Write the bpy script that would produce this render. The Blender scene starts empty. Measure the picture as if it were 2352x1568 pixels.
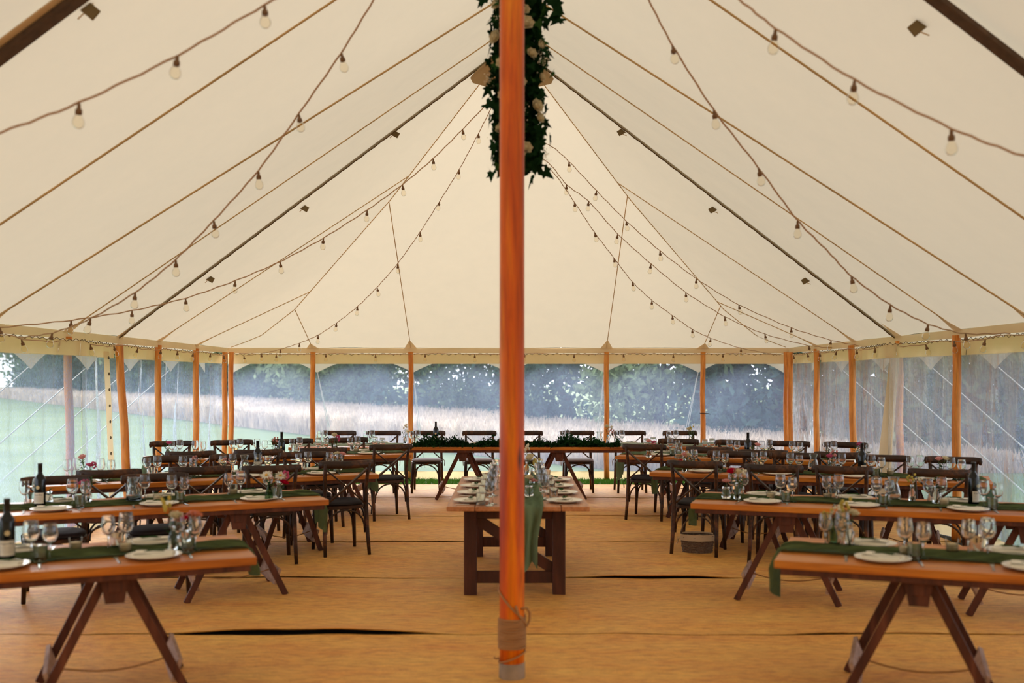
import bpy, math, random
import numpy as np
from mathutils import Vector, Matrix, noise
R = random.Random(7)
PI = math.pi
C = bpy.context.scene.collection
SC = bpy.context.scene

# ------------------------------------------------------------------ camera, sky, exposure
F, HOR, CX, CH = 2330.0, 868.0, 1176.0, 1.65      # focal length in pixels of the 2352 frame, horizon row, centre column, eye height
cd = bpy.data.cameras.new('camera')
cam = bpy.data.objects.new('camera', cd); C.objects.link(cam)
cam.location = (0, 0, CH); cam.rotation_euler = (PI/2, 0, 0)
cd.sensor_width = 36; cd.lens = 36*F/2352; cd.shift_y = (HOR-784)/2352
cd.dof.use_dof = True; cd.dof.focus_distance = 12.5; cd.dof.aperture_fstop = 1.5
cd.clip_end = 500
SC.camera = cam
wd = bpy.data.worlds.new('overcast_sky'); SC.world = wd; wd.use_nodes = True
wn = wd.node_tree
bg = wn.nodes['Background']
tc = wn.nodes.new('ShaderNodeTexCoord'); nz = wn.nodes.new('ShaderNodeTexNoise'); nz.inputs['Scale'].default_value = 2.0
cr = wn.nodes.new('ShaderNodeValToRGB')
cr.color_ramp.elements[0].color = (.80, .86, 1.0, 1); cr.color_ramp.elements[1].color = (1.0, .99, .97, 1)
cr.color_ramp.elements[0].position = .35; cr.color_ramp.elements[1].position = .65
wn.links.new(tc.outputs['Generated'], nz.inputs['Vector']); wn.links.new(nz.outputs['Fac'], cr.inputs['Fac']); wn.links.new(cr.outputs['Color'], bg.inputs['Color'])
bg.inputs['Strength'].default_value = 3.05
sd = bpy.data.lights.new('clouded_sun', 'SUN'); so = bpy.data.objects.new('clouded_sun', sd); C.objects.link(so)
sd.energy = 9.5; sd.angle = math.radians(55); sd.color = (1.0, .96, .92); so.rotation_euler = (-math.radians(68), 0, math.radians(6)); so.location = (0, 30, 30)
SC.view_settings.view_transform = 'Standard'
SC.view_settings.look = 'None'
SC.view_settings.exposure = 0.14
SC.view_settings.gamma = 1.0
SC.view_settings.use_curve_mapping = False
SC.cycles.transparent_max_bounces = 24
SC.cycles.max_bounces = 8
SC.cycles.diffuse_bounces = 4
SC.cycles.caustics_reflective = False
SC.cycles.caustics_refractive = False

def ray(px, py, d):
    return Vector(((px-CX)*d/F, d, CH-(py-HOR)*d/F))
def at(px, py, z):
    d = (CH-z)*F/(py-HOR)
    return Vector(((px-CX)*d/F, d, z))

# ------------------------------------------------------------------ materials
def lin(c):
    return tuple((x/255/12.92 if x/255 <= .04045 else ((x/255+.055)/1.055)**2.4) for x in c) + (1.0,)
def newmat(name):
    m = bpy.data.materials.new(name); m.use_nodes = True
    nt = m.node_tree; nt.nodes.clear()
    out = nt.nodes.new('ShaderNodeOutputMaterial')
    return m, nt, out
def N(nt, t, **k):
    n = nt.nodes.new('ShaderNode'+t)
    for a, b in k.items():
        if hasattr(n, a) and not a[0].isupper(): setattr(n, a, b)
    return n
def mapped(nt, scale, coord='Object'):
    t = N(nt, 'TexCoord'); m = N(nt, 'Mapping'); m.inputs['Scale'].default_value = scale
    nt.links.new(t.outputs[coord], m.inputs['Vector']); return m.outputs['Vector']
def noisenode(nt, vec, scale, detail=4, rough=.55, dist=0):
    n = N(nt, 'TexNoise'); n.inputs['Scale'].default_value = scale; n.inputs['Detail'].default_value = detail
    n.inputs['Roughness'].default_value = rough; n.inputs['Distortion'].default_value = dist
    if vec: nt.links.new(vec, n.inputs['Vector'])
    return n
def ramp(nt, fac, stops):
    r = N(nt, 'ValToRGB'); el = r.color_ramp.elements
    while len(el) < len(stops): el.new(.5)
    for e, (p, c) in zip(el, stops): e.position = p; e.color = c if len(c) == 4 else lin(c)
    nt.links.new(fac, r.inputs['Fac']); return r
def bump(nt, h, strength, dist=.01):
    b = N(nt, 'Bump'); b.inputs['Strength'].default_value = strength; b.inputs['Distance'].default_value = dist
    nt.links.new(h, b.inputs['Height']); return b
def plain(name, col, rough=.6, metal=0, spec=.5, bumps=0, bscale=60, var=0, sheen=0):
    m, nt, out = newmat(name)
    p = N(nt, 'BsdfPrincipled'); p.inputs['Base Color'].default_value = lin(col)
    p.inputs['Roughness'].default_value = rough; p.inputs['Metallic'].default_value = metal
    p.inputs['Specular IOR Level'].default_value = spec
    if bumps or var:
        v = mapped(nt, (1, 1, 1)); n = noisenode(nt, v, bscale)
        if bumps: nt.links.new(bump(nt, n.outputs['Fac'], bumps).outputs[0], p.inputs['Normal'])
        if var:
            n2 = noisenode(nt, v, bscale*.2)
            r = ramp(nt, n2.outputs['Fac'], [(.3, tuple(max(0, x*(1-var)) for x in col)), (.7, tuple(min(255, x*(1+var)) for x in col))])
            nt.links.new(r.outputs['Color'], p.inputs['Base Color'])
    nt.links.new(p.outputs[0], out.inputs['Surface']); return m
def wood(name, c1, c2, c3, scale=(1.2, 14, 14), rough=.5, knots=False, bs=.25, spec=.4, wear=None):
    m, nt, out = newmat(name)
    p = N(nt, 'BsdfPrincipled'); p.inputs['Roughness'].default_value = rough; p.inputs['Specular IOR Level'].default_value = spec
    v = mapped(nt, scale)
    info = N(nt, 'ObjectInfo'); add = N(nt, 'VectorMath', operation='ADD'); mul = N(nt, 'VectorMath', operation='MULTIPLY')
    mul.inputs[1].default_value = (37, 17, 23)
    nt.links.new(info.outputs['Random'], mul.inputs[0]); nt.links.new(v, add.inputs[0]); nt.links.new(mul.outputs[0], add.inputs[1])
    v = add.outputs[0]
    n = noisenode(nt, v, 1.0, 6, .6, .6); n2 = noisenode(nt, v, 4.0, 3, .6, .3)
    r = ramp(nt, n.outputs['Fac'], [(.3, c1), (.52, c2), (.72, c3)])
    col = r.outputs['Color']
    mx = N(nt, 'MixRGB', blend_type='MULTIPLY'); mx.inputs['Fac'].default_value = .35
    r2 = ramp(nt, n2.outputs['Fac'], [(.35, (150, 130, 110)), (.6, (255, 255, 255))])
    nt.links.new(col, mx.inputs['Color1']); nt.links.new(r2.outputs['Color'], mx.inputs['Color2']); col = mx.outputs['Color']
    if knots:
        v2 = mapped(nt, (7, 7, 1.9))
        vo = N(nt, 'TexVoronoi'); vo.inputs['Scale'].default_value = 1.0; nt.links.new(v2, vo.inputs['Vector'])
        r3 = ramp(nt, vo.outputs['Distance'], [(.05, (40, 16, 8)), (.16, (255, 255, 255))])
        m3 = N(nt, 'MixRGB', blend_type='MULTIPLY'); m3.inputs['Fac'].default_value = .85
        nt.links.new(col, m3.inputs['Color1']); nt.links.new(r3.outputs['Color'], m3.inputs['Color2']); col = m3.outputs['Color']
    if wear:
        v3 = mapped(nt, (5, 5, 5)); n4 = noisenode(nt, v3, 1.5, 5, .7)
        r4 = ramp(nt, n4.outputs['Fac'], [(.52, (0, 0, 0)), (.68, (255, 255, 255))])
        m4 = N(nt, 'MixRGB'); m4.inputs['Color2'].default_value = lin(wear)
        nt.links.new(r4.outputs['Color'], m4.inputs['Fac']); nt.links.new(col, m4.inputs['Color1']); col = m4.outputs['Color']
    nt.links.new(col, p.inputs['Base Color'])
    nt.links.new(bump(nt, n2.outputs['Fac'], bs, .004).outputs[0], p.inputs['Normal'])
    nt.links.new(p.outputs[0], out.inputs['Surface']); return m
def cloth(name, col, trans=.3, var=.12, bscale=180, bs=.3, vscale=(1, 1, 1), tcol=None):
    m, nt, out = newmat(name)
    v = mapped(nt, vscale); n = noisenode(nt, v, bscale, 3); n2 = noisenode(nt, v, 2.2, 5)
    r = ramp(nt, n2.outputs['Fac'], [(.3, tuple(x*(1-var) for x in col)), (.7, tuple(min(255, x*(1+var*.5)) for x in col))])
    d = N(nt, 'BsdfDiffuse'); t = N(nt, 'BsdfTranslucent'); mx = N(nt, 'MixShader'); mx.inputs[0].default_value = trans
    b = bump(nt, n.outputs['Fac'], bs, .003)
    nt.links.new(r.outputs['Color'], d.inputs['Color']); nt.links.new(b.outputs[0], d.inputs['Normal'])
    if tcol: t.inputs['Color'].default_value = lin(tcol)
    else: nt.links.new(r.outputs['Color'], t.inputs['Color'])
    nt.links.new(d.outputs[0], mx.inputs[1]); nt.links.new(t.outputs[0], mx.inputs[2]); nt.links.new(mx.outputs[0], out.inputs['Surface']); return m
def clear_glass(name, tint=(250, 252, 250), edge=(150, 145, 140), gloss=.9, power=3.0):
    """thin clear glass: see-through face on, darker and mirror-like at grazing angles"""
    m, nt, out = newmat(name)
    lw = N(nt, 'LayerWeight'); lw.inputs['Blend'].default_value = .35
    pw = N(nt, 'Math', operation='POWER'); pw.inputs[1].default_value = power
    nt.links.new(lw.outputs['Facing'], pw.inputs[0])
    r = ramp(nt, pw.outputs[0], [(0, tint), (1, edge)])
    tr = N(nt, 'BsdfTransparent'); gl = N(nt, 'BsdfGlossy'); gl.inputs['Roughness'].default_value = .02
    gl.inputs['Color'].default_value = (gloss, gloss, gloss, 1)
    lw2 = N(nt, 'LayerWeight'); lw2.inputs['Blend'].default_value = .12
    mx = N(nt, 'MixShader')
    nt.links.new(r.outputs['Color'], tr.inputs['Color'])
    nt.links.new(lw2.outputs['Fresnel'], mx.inputs[0]); nt.links.new(tr.outputs[0], mx.inputs[1]); nt.links.new(gl.outputs[0], mx.inputs[2])
    nt.links.new(mx.outputs[0], out.inputs['Surface']); return m
def vinyl(name, hazelo, hazehi, hcol, scratch_glint=.14, crinkle=1.0):
    m, nt, out = newmat(name)
    v = mapped(nt, (1, 1, 1)); v1 = mapped(nt, (2.2, 2.2, .55))
    n1 = noisenode(nt, v1, 2.4, 7, .66, 1.6); n2 = noisenode(nt, v, 1.1, 4, .6, .5)
    n3 = noisenode(nt, mapped(nt, (3, 3, 1.1)), 5, 5, .7, 2.5)
    hz = N(nt, 'MapRange'); hz.inputs['From Min'].default_value = .3; hz.inputs['From Max'].default_value = .75
    hz.inputs['To Min'].default_value = hazelo; hz.inputs['To Max'].default_value = hazehi
    nt.links.new(n2.outputs['Fac'], hz.inputs['Value'])
    # scuff streaks, strengthened to paint bright crinkle highlights into the sheet
    r = ramp(nt, n3.outputs['Fac'], [(.485, (0, 0, 0)), (.5, (255, 255, 255)), (.515, (0, 0, 0))])
    sc = N(nt, 'Math', operation='MULTIPLY'); sc.inputs[1].default_value = scratch_glint
    nt.links.new(r.outputs['Color'], sc.inputs[0])
    ad = N(nt, 'Math', operation='ADD'); nt.links.new(hz.outputs[0], ad.inputs[0]); nt.links.new(sc.outputs[0], ad.inputs[1])
    tr = N(nt, 'BsdfTransparent'); tr.inputs['Color'].default_value = (.93, .95, .97, 1)
    tl = N(nt, 'BsdfTranslucent'); tl.inputs['Color'].default_value = lin(hcol)
    df = N(nt, 'BsdfDiffuse'); df.inputs['Color'].default_value = lin(hcol)
    mh = N(nt, 'MixShader'); mh.inputs[0].default_value = .75
    nt.links.new(df.outputs[0], mh.inputs[1]); nt.links.new(tl.outputs[0], mh.inputs[2])
    m1 = N(nt, 'MixShader'); nt.links.new(ad.outputs[0], m1.inputs[0]); nt.links.new(tr.outputs[0], m1.inputs[1]); nt.links.new(mh.outputs[0], m1.inputs[2])
    gl = N(nt, 'BsdfGlossy'); gl.inputs['Roughness'].default_value = .06
    b = bump(nt, n1.outputs['Fac'], crinkle, .12)
    nt.links.new(b.outputs[0], gl.inputs['Normal'])
    b2 = bump(nt, n1.outputs['Fac'], crinkle*.3, .12); fr = N(nt, 'Fresnel'); fr.inputs['IOR'].default_value = 1.4; nt.links.new(b2.outputs[0], fr.inputs['Normal'])
    fm = N(nt, 'Math', operation='MULTIPLY'); fm.inputs[1].default_value = .55; nt.links.new(fr.outputs[0], fm.inputs[0])
    m2 = N(nt, 'MixShader'); nt.links.new(fm.outputs[0], m2.inputs[0]); nt.links.new(m1.outputs[0], m2.inputs[1]); nt.links.new(gl.outputs[0], m2.inputs[2])
    nt.links.new(m2.outputs[0], out.inputs['Surface']); return m
M = {}
M['canvas'] = cloth('cream_canvas', (240, 228, 204), .5, .03, 9, .12, tcol=(142, 134, 117))
M['hem'] = cloth('canvas_hem', (246, 224, 190), .45, .05, 30, .2, tcol=(214, 188, 152))
M['band'] = cloth('canvas_band', (246, 226, 192), .55, .05, 30, .3, tcol=(236, 206, 164))
M['skirt'] = cloth('canvas_skirt', (228, 205, 160), .45, .08, 30, .3)
M['seam'] = cloth('seam_cord', (212, 176, 124), .1, .1, 60)
M['strap'] = plain('dark_webbing', (84, 62, 46), .8, bumps=.3, bscale=90, var=.15)
M['lace'] = plain('dark_lacing', (92, 66, 34), .9)
M['tab'] = cloth('khaki_tab', (132, 112, 80), .1, .1)
M['coir'] = None
M['king'] = wood('varnished_king_pole', (176, 52, 2), (232, 104, 4), (250, 146, 12), (9, 9, .7), .38, True)
M['pole'] = wood('varnished_side_pole', (206, 112, 40), (232, 146, 62), (244, 172, 88), (14, 14, 1.4), .45, True)
M['top'] = wood('table_top_wood', (150, 76, 14), (200, 114, 28), (224, 146, 54), (1.0, 12, 12), .38, spec=.5)
M['leg'] = wood('trestle_wood', (64, 30, 18), (92, 46, 28), (116, 64, 42), (12, 12, 1.6), .6)
M['board'] = wood('pale_board', (150, 116, 96), (182, 148, 128), (200, 170, 150), (3, 3, 9), .7)
M['farm'] = wood('farmhouse_wood', (52, 22, 14), (74, 34, 20), (92, 46, 28), (10, 10, 1.2), .55)
M['farmtop'] = wood('farmhouse_top', (160, 98, 58), (196, 130, 84), (214, 152, 106), (12, 1.0, 12), .4)
M['chair'] = wood('chair_wood', (34, 18, 9), (54, 30, 15), (76, 44, 22), (6, 6, 6), .5, wear=(104, 60, 28))
M['pad'] = plain('seat_pad', (38, 34, 38), .85, bumps=.2, bscale=120)
M['padlight'] = plain('light_seat_pad', (150, 146, 158), .85, bumps=.2, bscale=120)
M['runner'] = cloth('green_gauze', (88, 98, 64), .3, .5, 70, .8, (1.5, 6, 1.5), tcol=(112, 136, 108))
M['sage'] = cloth('sage_gauze', (122, 142, 112), .4, .2, 70, .8, (5, 1, 1))
M['paleSage'] = cloth('pale_sage_gauze', (176, 190, 172), .4, .15, 70, .8, (1, 5, 1))
M['china'] = plain('white_china', (236, 228, 214), .22, spec=.6)
M['linen'] = plain('linen_napkin', (232, 224, 208), .9, bumps=.4, bscale=80)
M['steel'] = plain('steel', (220, 216, 210), .16, 1)
def real_glass(name, col=(255, 255, 255)):
    m, nt, out = newmat(name); g = N(nt, 'BsdfGlass'); g.inputs['IOR'].default_value = 1.47; g.inputs['Roughness'].default_value = 0.0; g.inputs['Color'].default_value = lin(col)
    nt.links.new(g.outputs[0], out.inputs['Surface']); return m
M['glass'] = real_glass('clear_glass'); M['glass2'] = real_glass('thick_glass', (250, 252, 251))
M['greenglass'] = clear_glass('green_tinted_glass', (170, 196, 168), (70, 92, 72))
M['bulbglass'] = clear_glass('bulb_glass', (252, 248, 240), (205, 190, 165), .8, 3.5)
M['bottle'] = plain('dark_bottle_glass', (5, 7, 9), .1, spec=.4)
M['foil'] = plain('bottle_foil', (12, 10, 12), .35)
M['paper'] = plain('label_paper', (226, 214, 196), .8)
M['ink'] = plain('black_ink', (36, 28, 28), .8)
M['gold'] = plain('pale_seal', (208, 186, 140), .5)
M['thin'] = clear_glass('thin_frosted_glass', (240, 238, 232), (150, 145, 140))
M['wax'] = plain('candle_wax', (232, 212, 176), .5)
M['socket'] = plain('bulb_socket', (120, 84, 52), .7)
M['cord'] = plain('light_cord', (186, 146, 112), .8)
M['rope'] = plain('hemp_rope', (176, 128, 84), .9, bumps=.6, bscale=150)
M['guy'] = plain('white_guy_strap', (225, 225, 222), .8)
M['wicker'] = wood('wicker', (84, 66, 54), (120, 98, 82), (146, 124, 104), (60, 60, 60), .8)
M['eyelet'] = plain('brass_eyelet', (96, 84, 64), .4, .7)
M['basecap'] = plain('pole_base_cap', (150, 130, 112), .6, bumps=.2, bscale=40, var=.15)
M['leafdark'] = cloth('dark_leaf', (30, 58, 32), .15, .35, 40, .2)
M['leafmid'] = cloth('mid_leaf', (54, 88, 44), .25, .3, 40, .2)
M['stem'] = plain('green_stem', (70, 96, 48), .7)
M['rose'] = cloth('cream_petals', (228, 214, 180), .4, .06, 40, .1)
M['white'] = cloth('white_petals', (244, 236, 216), .4, .04, 40, .1)
M['pink'] = cloth('pink_petals', (222, 112, 150), .4, .15, 40, .1)
M['blush'] = cloth('blush_petals', (238, 178, 172), .4, .1, 40, .1)
M['peach'] = cloth('peach_petals', (238, 152, 116), .4, .15, 40, .1)
M['red'] = cloth('red_petals', (196, 22, 56), .3, .15, 40, .1)
M['yellow'] = cloth('pale_yellow_petals', (226, 208, 116), .4, .12, 40, .1)
M['disc'] = plain('flower_disc', (214, 160, 40), .8)
M['bark'] = plain('bark', (74, 70, 66), .9, bumps=.5, bscale=20)
M['tree'] = cloth('tree_leaves', (92, 112, 84), .5, .7, 3, .2)  # wide tone spread paints light speckles into the leaf colour
M['tree2'] = cloth('blue_green_leaves', (72, 96, 88), .5, .7, 3, .2)
M['tree3'] = cloth('pale_leaves', (142, 160, 122), .5, .5, 3, .2)  # paler leaf tone stands in for highlights on the foliage
M['straw'] = cloth('seeding_grass', (216, 200, 182), .5, .2, 3, .2)
M['blade'] = cloth('green_blades', (76, 120, 40), .4, .2, 3, .2)
M['vinyl_side'] = vinyl('crinkled_clear_vinyl', .22, .42, (172, 190, 226), .34, .9)
M['vinyl_far'] = vinyl('clear_vinyl', .17, .27, (176, 194, 232), .05, .3)
def make_coir():
    m, nt, out = newmat('coir_matting')
    p = N(nt, 'BsdfPrincipled'); p.inputs['Roughness'].default_value = .6; p.inputs['Specular IOR Level'].default_value = .45; p.inputs['Sheen Weight'].default_value = .04; p.inputs['Sheen Roughness'].default_value = .5
    v = mapped(nt, (1, 1, 1)); big = noisenode(nt, mapped(nt, (.8, 2.4, 1)), 1.6, 5, .6); fine = noisenode(nt, v, 160, 3, .7); mid = noisenode(nt, mapped(nt, (1, 3, 1)), 9, 5, .65)
    r = ramp(nt, big.outputs['Fac'], [(.3, (244, 166, 66)), (.7, (255, 198, 94))])
    r2 = ramp(nt, fine.outputs['Fac'], [(.3, (196, 176, 156)), (.6, (255, 255, 255))])
    r3 = ramp(nt, mid.outputs['Fac'], [(.32, (196, 172, 146)), (.6, (255, 255, 255))])
    a = N(nt, 'MixRGB', blend_type='MULTIPLY'); a.inputs[0].default_value = .7
    b = N(nt, 'MixRGB', blend_type='MULTIPLY'); b.inputs[0].default_value = .7
    nt.links.new(r.outputs[0], a.inputs[1]); nt.links.new(r2.outputs[0], a.inputs[2]); nt.links.new(a.outputs[0], b.inputs[1]); nt.links.new(r3.outputs[0], b.inputs[2])
    nt.links.new(b.outputs[0], p.inputs['Base Color'])
    ad = N(nt, 'Math', operation='ADD'); s1 = N(nt, 'Math', operation='MULTIPLY'); s1.inputs[1].default_value = .35
    nt.links.new(fine.outputs['Fac'], s1.inputs[0]); nt.links.new(s1.outputs[0], ad.inputs[0]); nt.links.new(mid.outputs['Fac'], ad.inputs[1])
    nt.links.new(bump(nt, ad.outputs[0], .7, .02).outputs[0], p.inputs['Normal'])
    nt.links.new(p.outputs[0], out.inputs['Surface']); return m
M['coir'] = make_coir()
def make_lawn():
    m, nt, out = newmat('mown_lawn')
    p = N(nt, 'BsdfPrincipled'); p.inputs['Roughness'].default_value = .9; p.inputs['Specular IOR Level'].default_value = .2
    v = mapped(nt, (1, 1, 1)); a = noisenode(nt, v, .35, 6); b = noisenode(nt, v, 40, 3)
    r = ramp(nt, a.outputs['Fac'], [(.3, (84, 106, 60)), (.7, (108, 124, 78))])
    nt.links.new(r.outputs[0], p.inputs['Base Color']); nt.links.new(bump(nt, b.outputs['Fac'], .8, .03).outputs[0], p.inputs['Normal'])
    nt.links.new(p.outputs[0], out.inputs['Surface']); return m
M['lawn'] = make_lawn()
M['under'] = plain('undermat_shade', (30, 24, 18), .95)  # near-black colour standing in for shade in the gaps under lifted mats

# ------------------------------------------------------------------ mesh helpers
class MB:
    def __init__(s): s.v = []; s.f = []; s.s = []
    def add(s, vs, fs, smooth=False, M4=None):
        o = len(s.v)
        s.v += [tuple(M4 @ Vector(p)) if M4 is not None else tuple(p) for p in vs]
        s.f += [tuple(i+o for i in f) for f in fs]; s.s += [smooth]*len(fs); return s
    def box(s, x0, x1, y0, y1, z0, z1, M4=None, b=0.0):
        if b <= 0:
            vs = [(x, y, z) for z in (z0, z1) for x, y in ((x0, y0), (x1, y0), (x1, y1), (x0, y1))]
            fs = [(3, 2, 1, 0), (4, 5, 6, 7), (0, 1, 5, 4), (1, 2, 6, 5), (2, 3, 7, 6), (3, 0, 4, 7)]
            return s.add(vs, fs, False, M4)
        rings = []
        for z, i in ((z0, b), (z0+b, 0), (z1-b, 0), (z1, b)):
            rings.append([(x0+i+b, y0+i, z), (x1-i-b, y0+i, z), (x1-i, y0+i+b, z), (x1-i, y1-i-b, z), (x1-i-b, y1-i, z), (x0+i+b, y1-i, z), (x0+i, y1-i-b, z), (x0+i, y0+i+b, z)])
        vs = [p for r in rings for p in r]; fs = [tuple(range(7, -1, -1)), tuple(range(24, 32))]
        for k in range(3):
            for j in range(8): fs.append((k*8+j, k*8+(j+1) % 8, k*8+8+(j+1) % 8, k*8+8+j))
        return s.add(vs, fs, False, M4)
    def sweep(s, path, sect, up=(0, 0, 1), smooth=False, cap=True, scales=None, closed=False):
        path = [Vector(p) for p in path]; up = Vector(up); n = len(path); k = len(sect); vs = []; fs = []
        for i, p in enumerate(path):
            t = (path[(i+1) % n] - path[i-1]) if closed else (path[min(i+1, n-1)]-path[max(i-1, 0)])
            t.normalize(); sd = t.cross(up)
            if sd.length < 1e-4: sd = t.cross(Vector((0, 1, 0)) if abs(t.y) < .9 else Vector((1, 0, 0)))
            sd.normalize(); u = sd.cross(t); c = scales[i] if scales else 1
            for a, b in sect: vs.append(tuple(p+sd*a*c+u*b*c))
        m = n if closed else n-1
        for i in range(m):
            for j in range(k):
                a = i*k+j; b = i*k+(j+1) % k; i2 = (i+1) % n
                fs.append((a, b, i2*k+(j+1) % k, i2*k+j))
        if cap and not closed: fs += [tuple(range(k-1, -1, -1)), tuple(range((n-1)*k, n*k))]
        return s.add(vs, fs, smooth)
    def tube(s, path, r, n=8, smooth=True, closed=False):
        path = [Vector(p) for p in path]
        rr = r if isinstance(r, (list, tuple)) else [r]*len(path)
        m = len(path); vs = []; fs = []; prev = None
        for i, p in enumerate(path):
            t = (path[(i+1) % m]-path[i-1]) if closed else (path[min(i+1, m-1)]-path[max(i-1, 0)])
            t.normalize()
            if prev is None:
                a = Vector((0, 0, 1)) if abs(t.z) < .9 else Vector((1, 0, 0)); prev = t.cross(a).normalized()
            prev = (prev - t*prev.dot(t)).normalized(); q = t.cross(prev)
            for j in range(n):
                w = 2*PI*j/n; vs.append(tuple(p+(prev*math.cos(w)+q*math.sin(w))*rr[i]))
        for i in range(m if closed else m-1):
            i2 = (i+1) % m
            for j in range(n): fs.append((i*n+j, i*n+(j+1) % n, i2*n+(j+1) % n, i2*n+j))
        if not closed: fs += [tuple(range(n-1, -1, -1)), tuple(range((m-1)*n, m*n))]
        return s.add(vs, fs, smooth)
    def lathe(s, prof, n=16, M4=None, smooth=True, cap=True):
        vs = []; fs = []
        for r, z in prof:
            for j in range(n): w = 2*PI*j/n; vs.append((max(r, 1e-4)*math.cos(w), max(r, 1e-4)*math.sin(w), z))
        for i in range(len(prof)-1):
            for j in range(n): fs.append((i*n+j, i*n+(j+1) % n, (i+1)*n+(j+1) % n, (i+1)*n+j))
        if cap and prof[0][0] > .002: fs.append(tuple(range(n-1, -1, -1)))
        if cap and prof[-1][0] > .002: fs.append(tuple(range((len(prof)-1)*n, len(prof)*n)))
        return s.add(vs, fs, smooth, M4)
    def grid(s, fn, nu, nv, smooth=True):
        vs = [fn(i/nu, j/nv) for i in range(nu+1) for j in range(nv+1)]
        fs = [(i*(nv+1)+j, (i+1)*(nv+1)+j, (i+1)*(nv+1)+j+1, i*(nv+1)+j+1) for i in range(nu) for j in range(nv)]
        return s.add(vs, fs, smooth)
    def bar(s, p0, p1, w, h, up=(0, 0, 1)):
        return s.sweep([p0, p1], [(-w/2, -h/2), (w/2, -h/2), (w/2, h/2), (-w/2, h/2)], up)
    def mesh(s, name, mat):
        me = bpy.data.meshes.new(name); me.from_pydata(s.v, [], s.f)
        me.polygons.foreach_set('use_smooth', s.s)
        me.materials.append(mat); me.validate(); me.update(); return me
def obj(name, mb, mat, parent=None, loc=None, rz=None):
    me = mb.mesh(name, mat) if isinstance(mb, MB) else mb
    o = bpy.data.objects.new(name, me); C.objects.link(o)
    if parent: o.parent = parent
    if loc is not None: o.location = loc
    if rz is not None: o.rotation_euler = (0, 0, rz)
    return o
def tag(o, label=None, cat=None, group=None, kind=None):
    if label: o['label'] = label
    if cat: o['category'] = cat
    if group: o['group'] = group
    if kind: o['kind'] = kind
    return o
def thing(name, label, cat, loc=(0, 0, 0), rz=0, group=None):
    o = bpy.data.objects.new(name, None); C.objects.link(o); o.empty_display_size = .1
    o.location = loc; o.rotation_euler = (0, 0, rz); return tag(o, label, cat, group)
def children(o): return KIDS.get(o.name, [])
KIDS = {}
def copy_tree(o, loc=None, rz=None, label=None, group=None):
    def rec(a, par):
        c = a.copy(); C.objects.link(c)
        if par: c.parent = par
        for k in list(a.children): rec(k, c)
        return c
    c = rec(o, None)
    if loc is not None: c.location = loc
    if rz is not None: c.rotation_euler = (0, 0, rz)
    if label: c['label'] = label
    if group: c['group'] = group
    return c
USED = set()
def place(proto, loc, rz, label, group=None):
    if proto.name not in USED:
        USED.add(proto.name); c = proto
        c.location = loc; c.rotation_euler = (0, 0, rz); c['label'] = label
        if group: c['group'] = group
        return c
    return copy_tree(proto, loc, rz, label, group)
def npmesh(name, verts, faces, mat):
    me = bpy.data.meshes.new(name); nv = len(verts); nf = len(faces); k = faces.shape[1]
    me.vertices.add(nv); me.vertices.foreach_set('co', verts.astype(np.float32).ravel())
    me.loops.add(nf*k); me.loops.foreach_set('vertex_index', faces.astype(np.int32).ravel())
    me.polygons.add(nf); me.polygons.foreach_set('loop_start', np.arange(0, nf*k, k, dtype=np.int32)); me.polygons.foreach_set('loop_total', np.full(nf, k, dtype=np.int32))
    me.materials.append(mat); me.update(); return me

# ------------------------------------------------------------------ the marquee
KN, KF = 5.55, 11.9               # the two king poles
EL, ER, EF = 4.62, 4.5, 4.55      # eave distances: left, right, far hip
YE = KF+EF; KB = -.9; YB = KB-EF
ZE = 2.14
def ridge(y):
    if y >= KN: s = abs((y-(KN+KF)/2)/((KF-KN)/2)); return 5.04+.56*min(1, s)**1.3
    s = abs((y-(KN+KB)/2)/((KN-KB)/2)); return 5.04+.52*min(1, s)**1.3
def diag(s):
    P = [(0, 5.6), (.35, 4.03), (.7, 2.68), (.85, 2.3), (1, ZE)]
    for (a, za), (b, zb) in zip(P, P[1:]):
        if s <= b: t = (s-a)/(b-a); return za+(zb-za)*t
    return ZE
def zroof(x, y):
    E = EL if x < 0 else ER; a = abs(x)/E
    if KB <= y <= KF:
        return ridge(y)+(ZE-ridge(y))*min(a, 1.05)
    b = (y-KF)/EF if y > KF else (KB-y)/EF
    if a >= b: u = b; t = (a-u)/max(1e-6, 1-u)
    else: u = a; t = (b-u)/max(1e-6, 1-u)
    return diag(u)+(ZE-diag(u))*min(1, max(0, t))
def roof_sag(x, y):
    # cloth sinks a little between its seams
    return -.012*noise.noise(Vector((x*1.3, y*1.3, 0)))
LP = [16.35, 14.8, 13.22, 11.9, 10.5, 8.9, 7.3, 5.7, 4.1, 2.5, .9, -.7, -2.3, -3.9, -5.35]
RP = [16.35, 14.96, 13.3, 11.77, 10.2, 8.7, 7.1, 5.5, 4.0, 2.4, .9, -.7, -2.3, -3.9, -5.35]
FP = [-4.55, -3.23, -1.64, -.07, 1.53, 3.09, 4.44]
def seam_path(pts, n=14, drop=.015):
    out = []
    for (x0, y0), (x1, y1) in zip(pts, pts[1:]):
        for i in range(n+1):
            if out and i == 0: continue
            t = i/n; x = x0+(x1-x0)*t; y = y0+(y1-y0)*t; out.append((x, y, zroof(x, y)-drop))
    return out
roof = MB()
def roof_patch(fn, nu, nv):
    def g(u, v):
        x, y = fn(u, v); return (x, y, zroof(x, y)+roof_sag(x, y)*(1 if abs(x) > .01 else 0))
    roof.grid(g, nu, nv)
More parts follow.
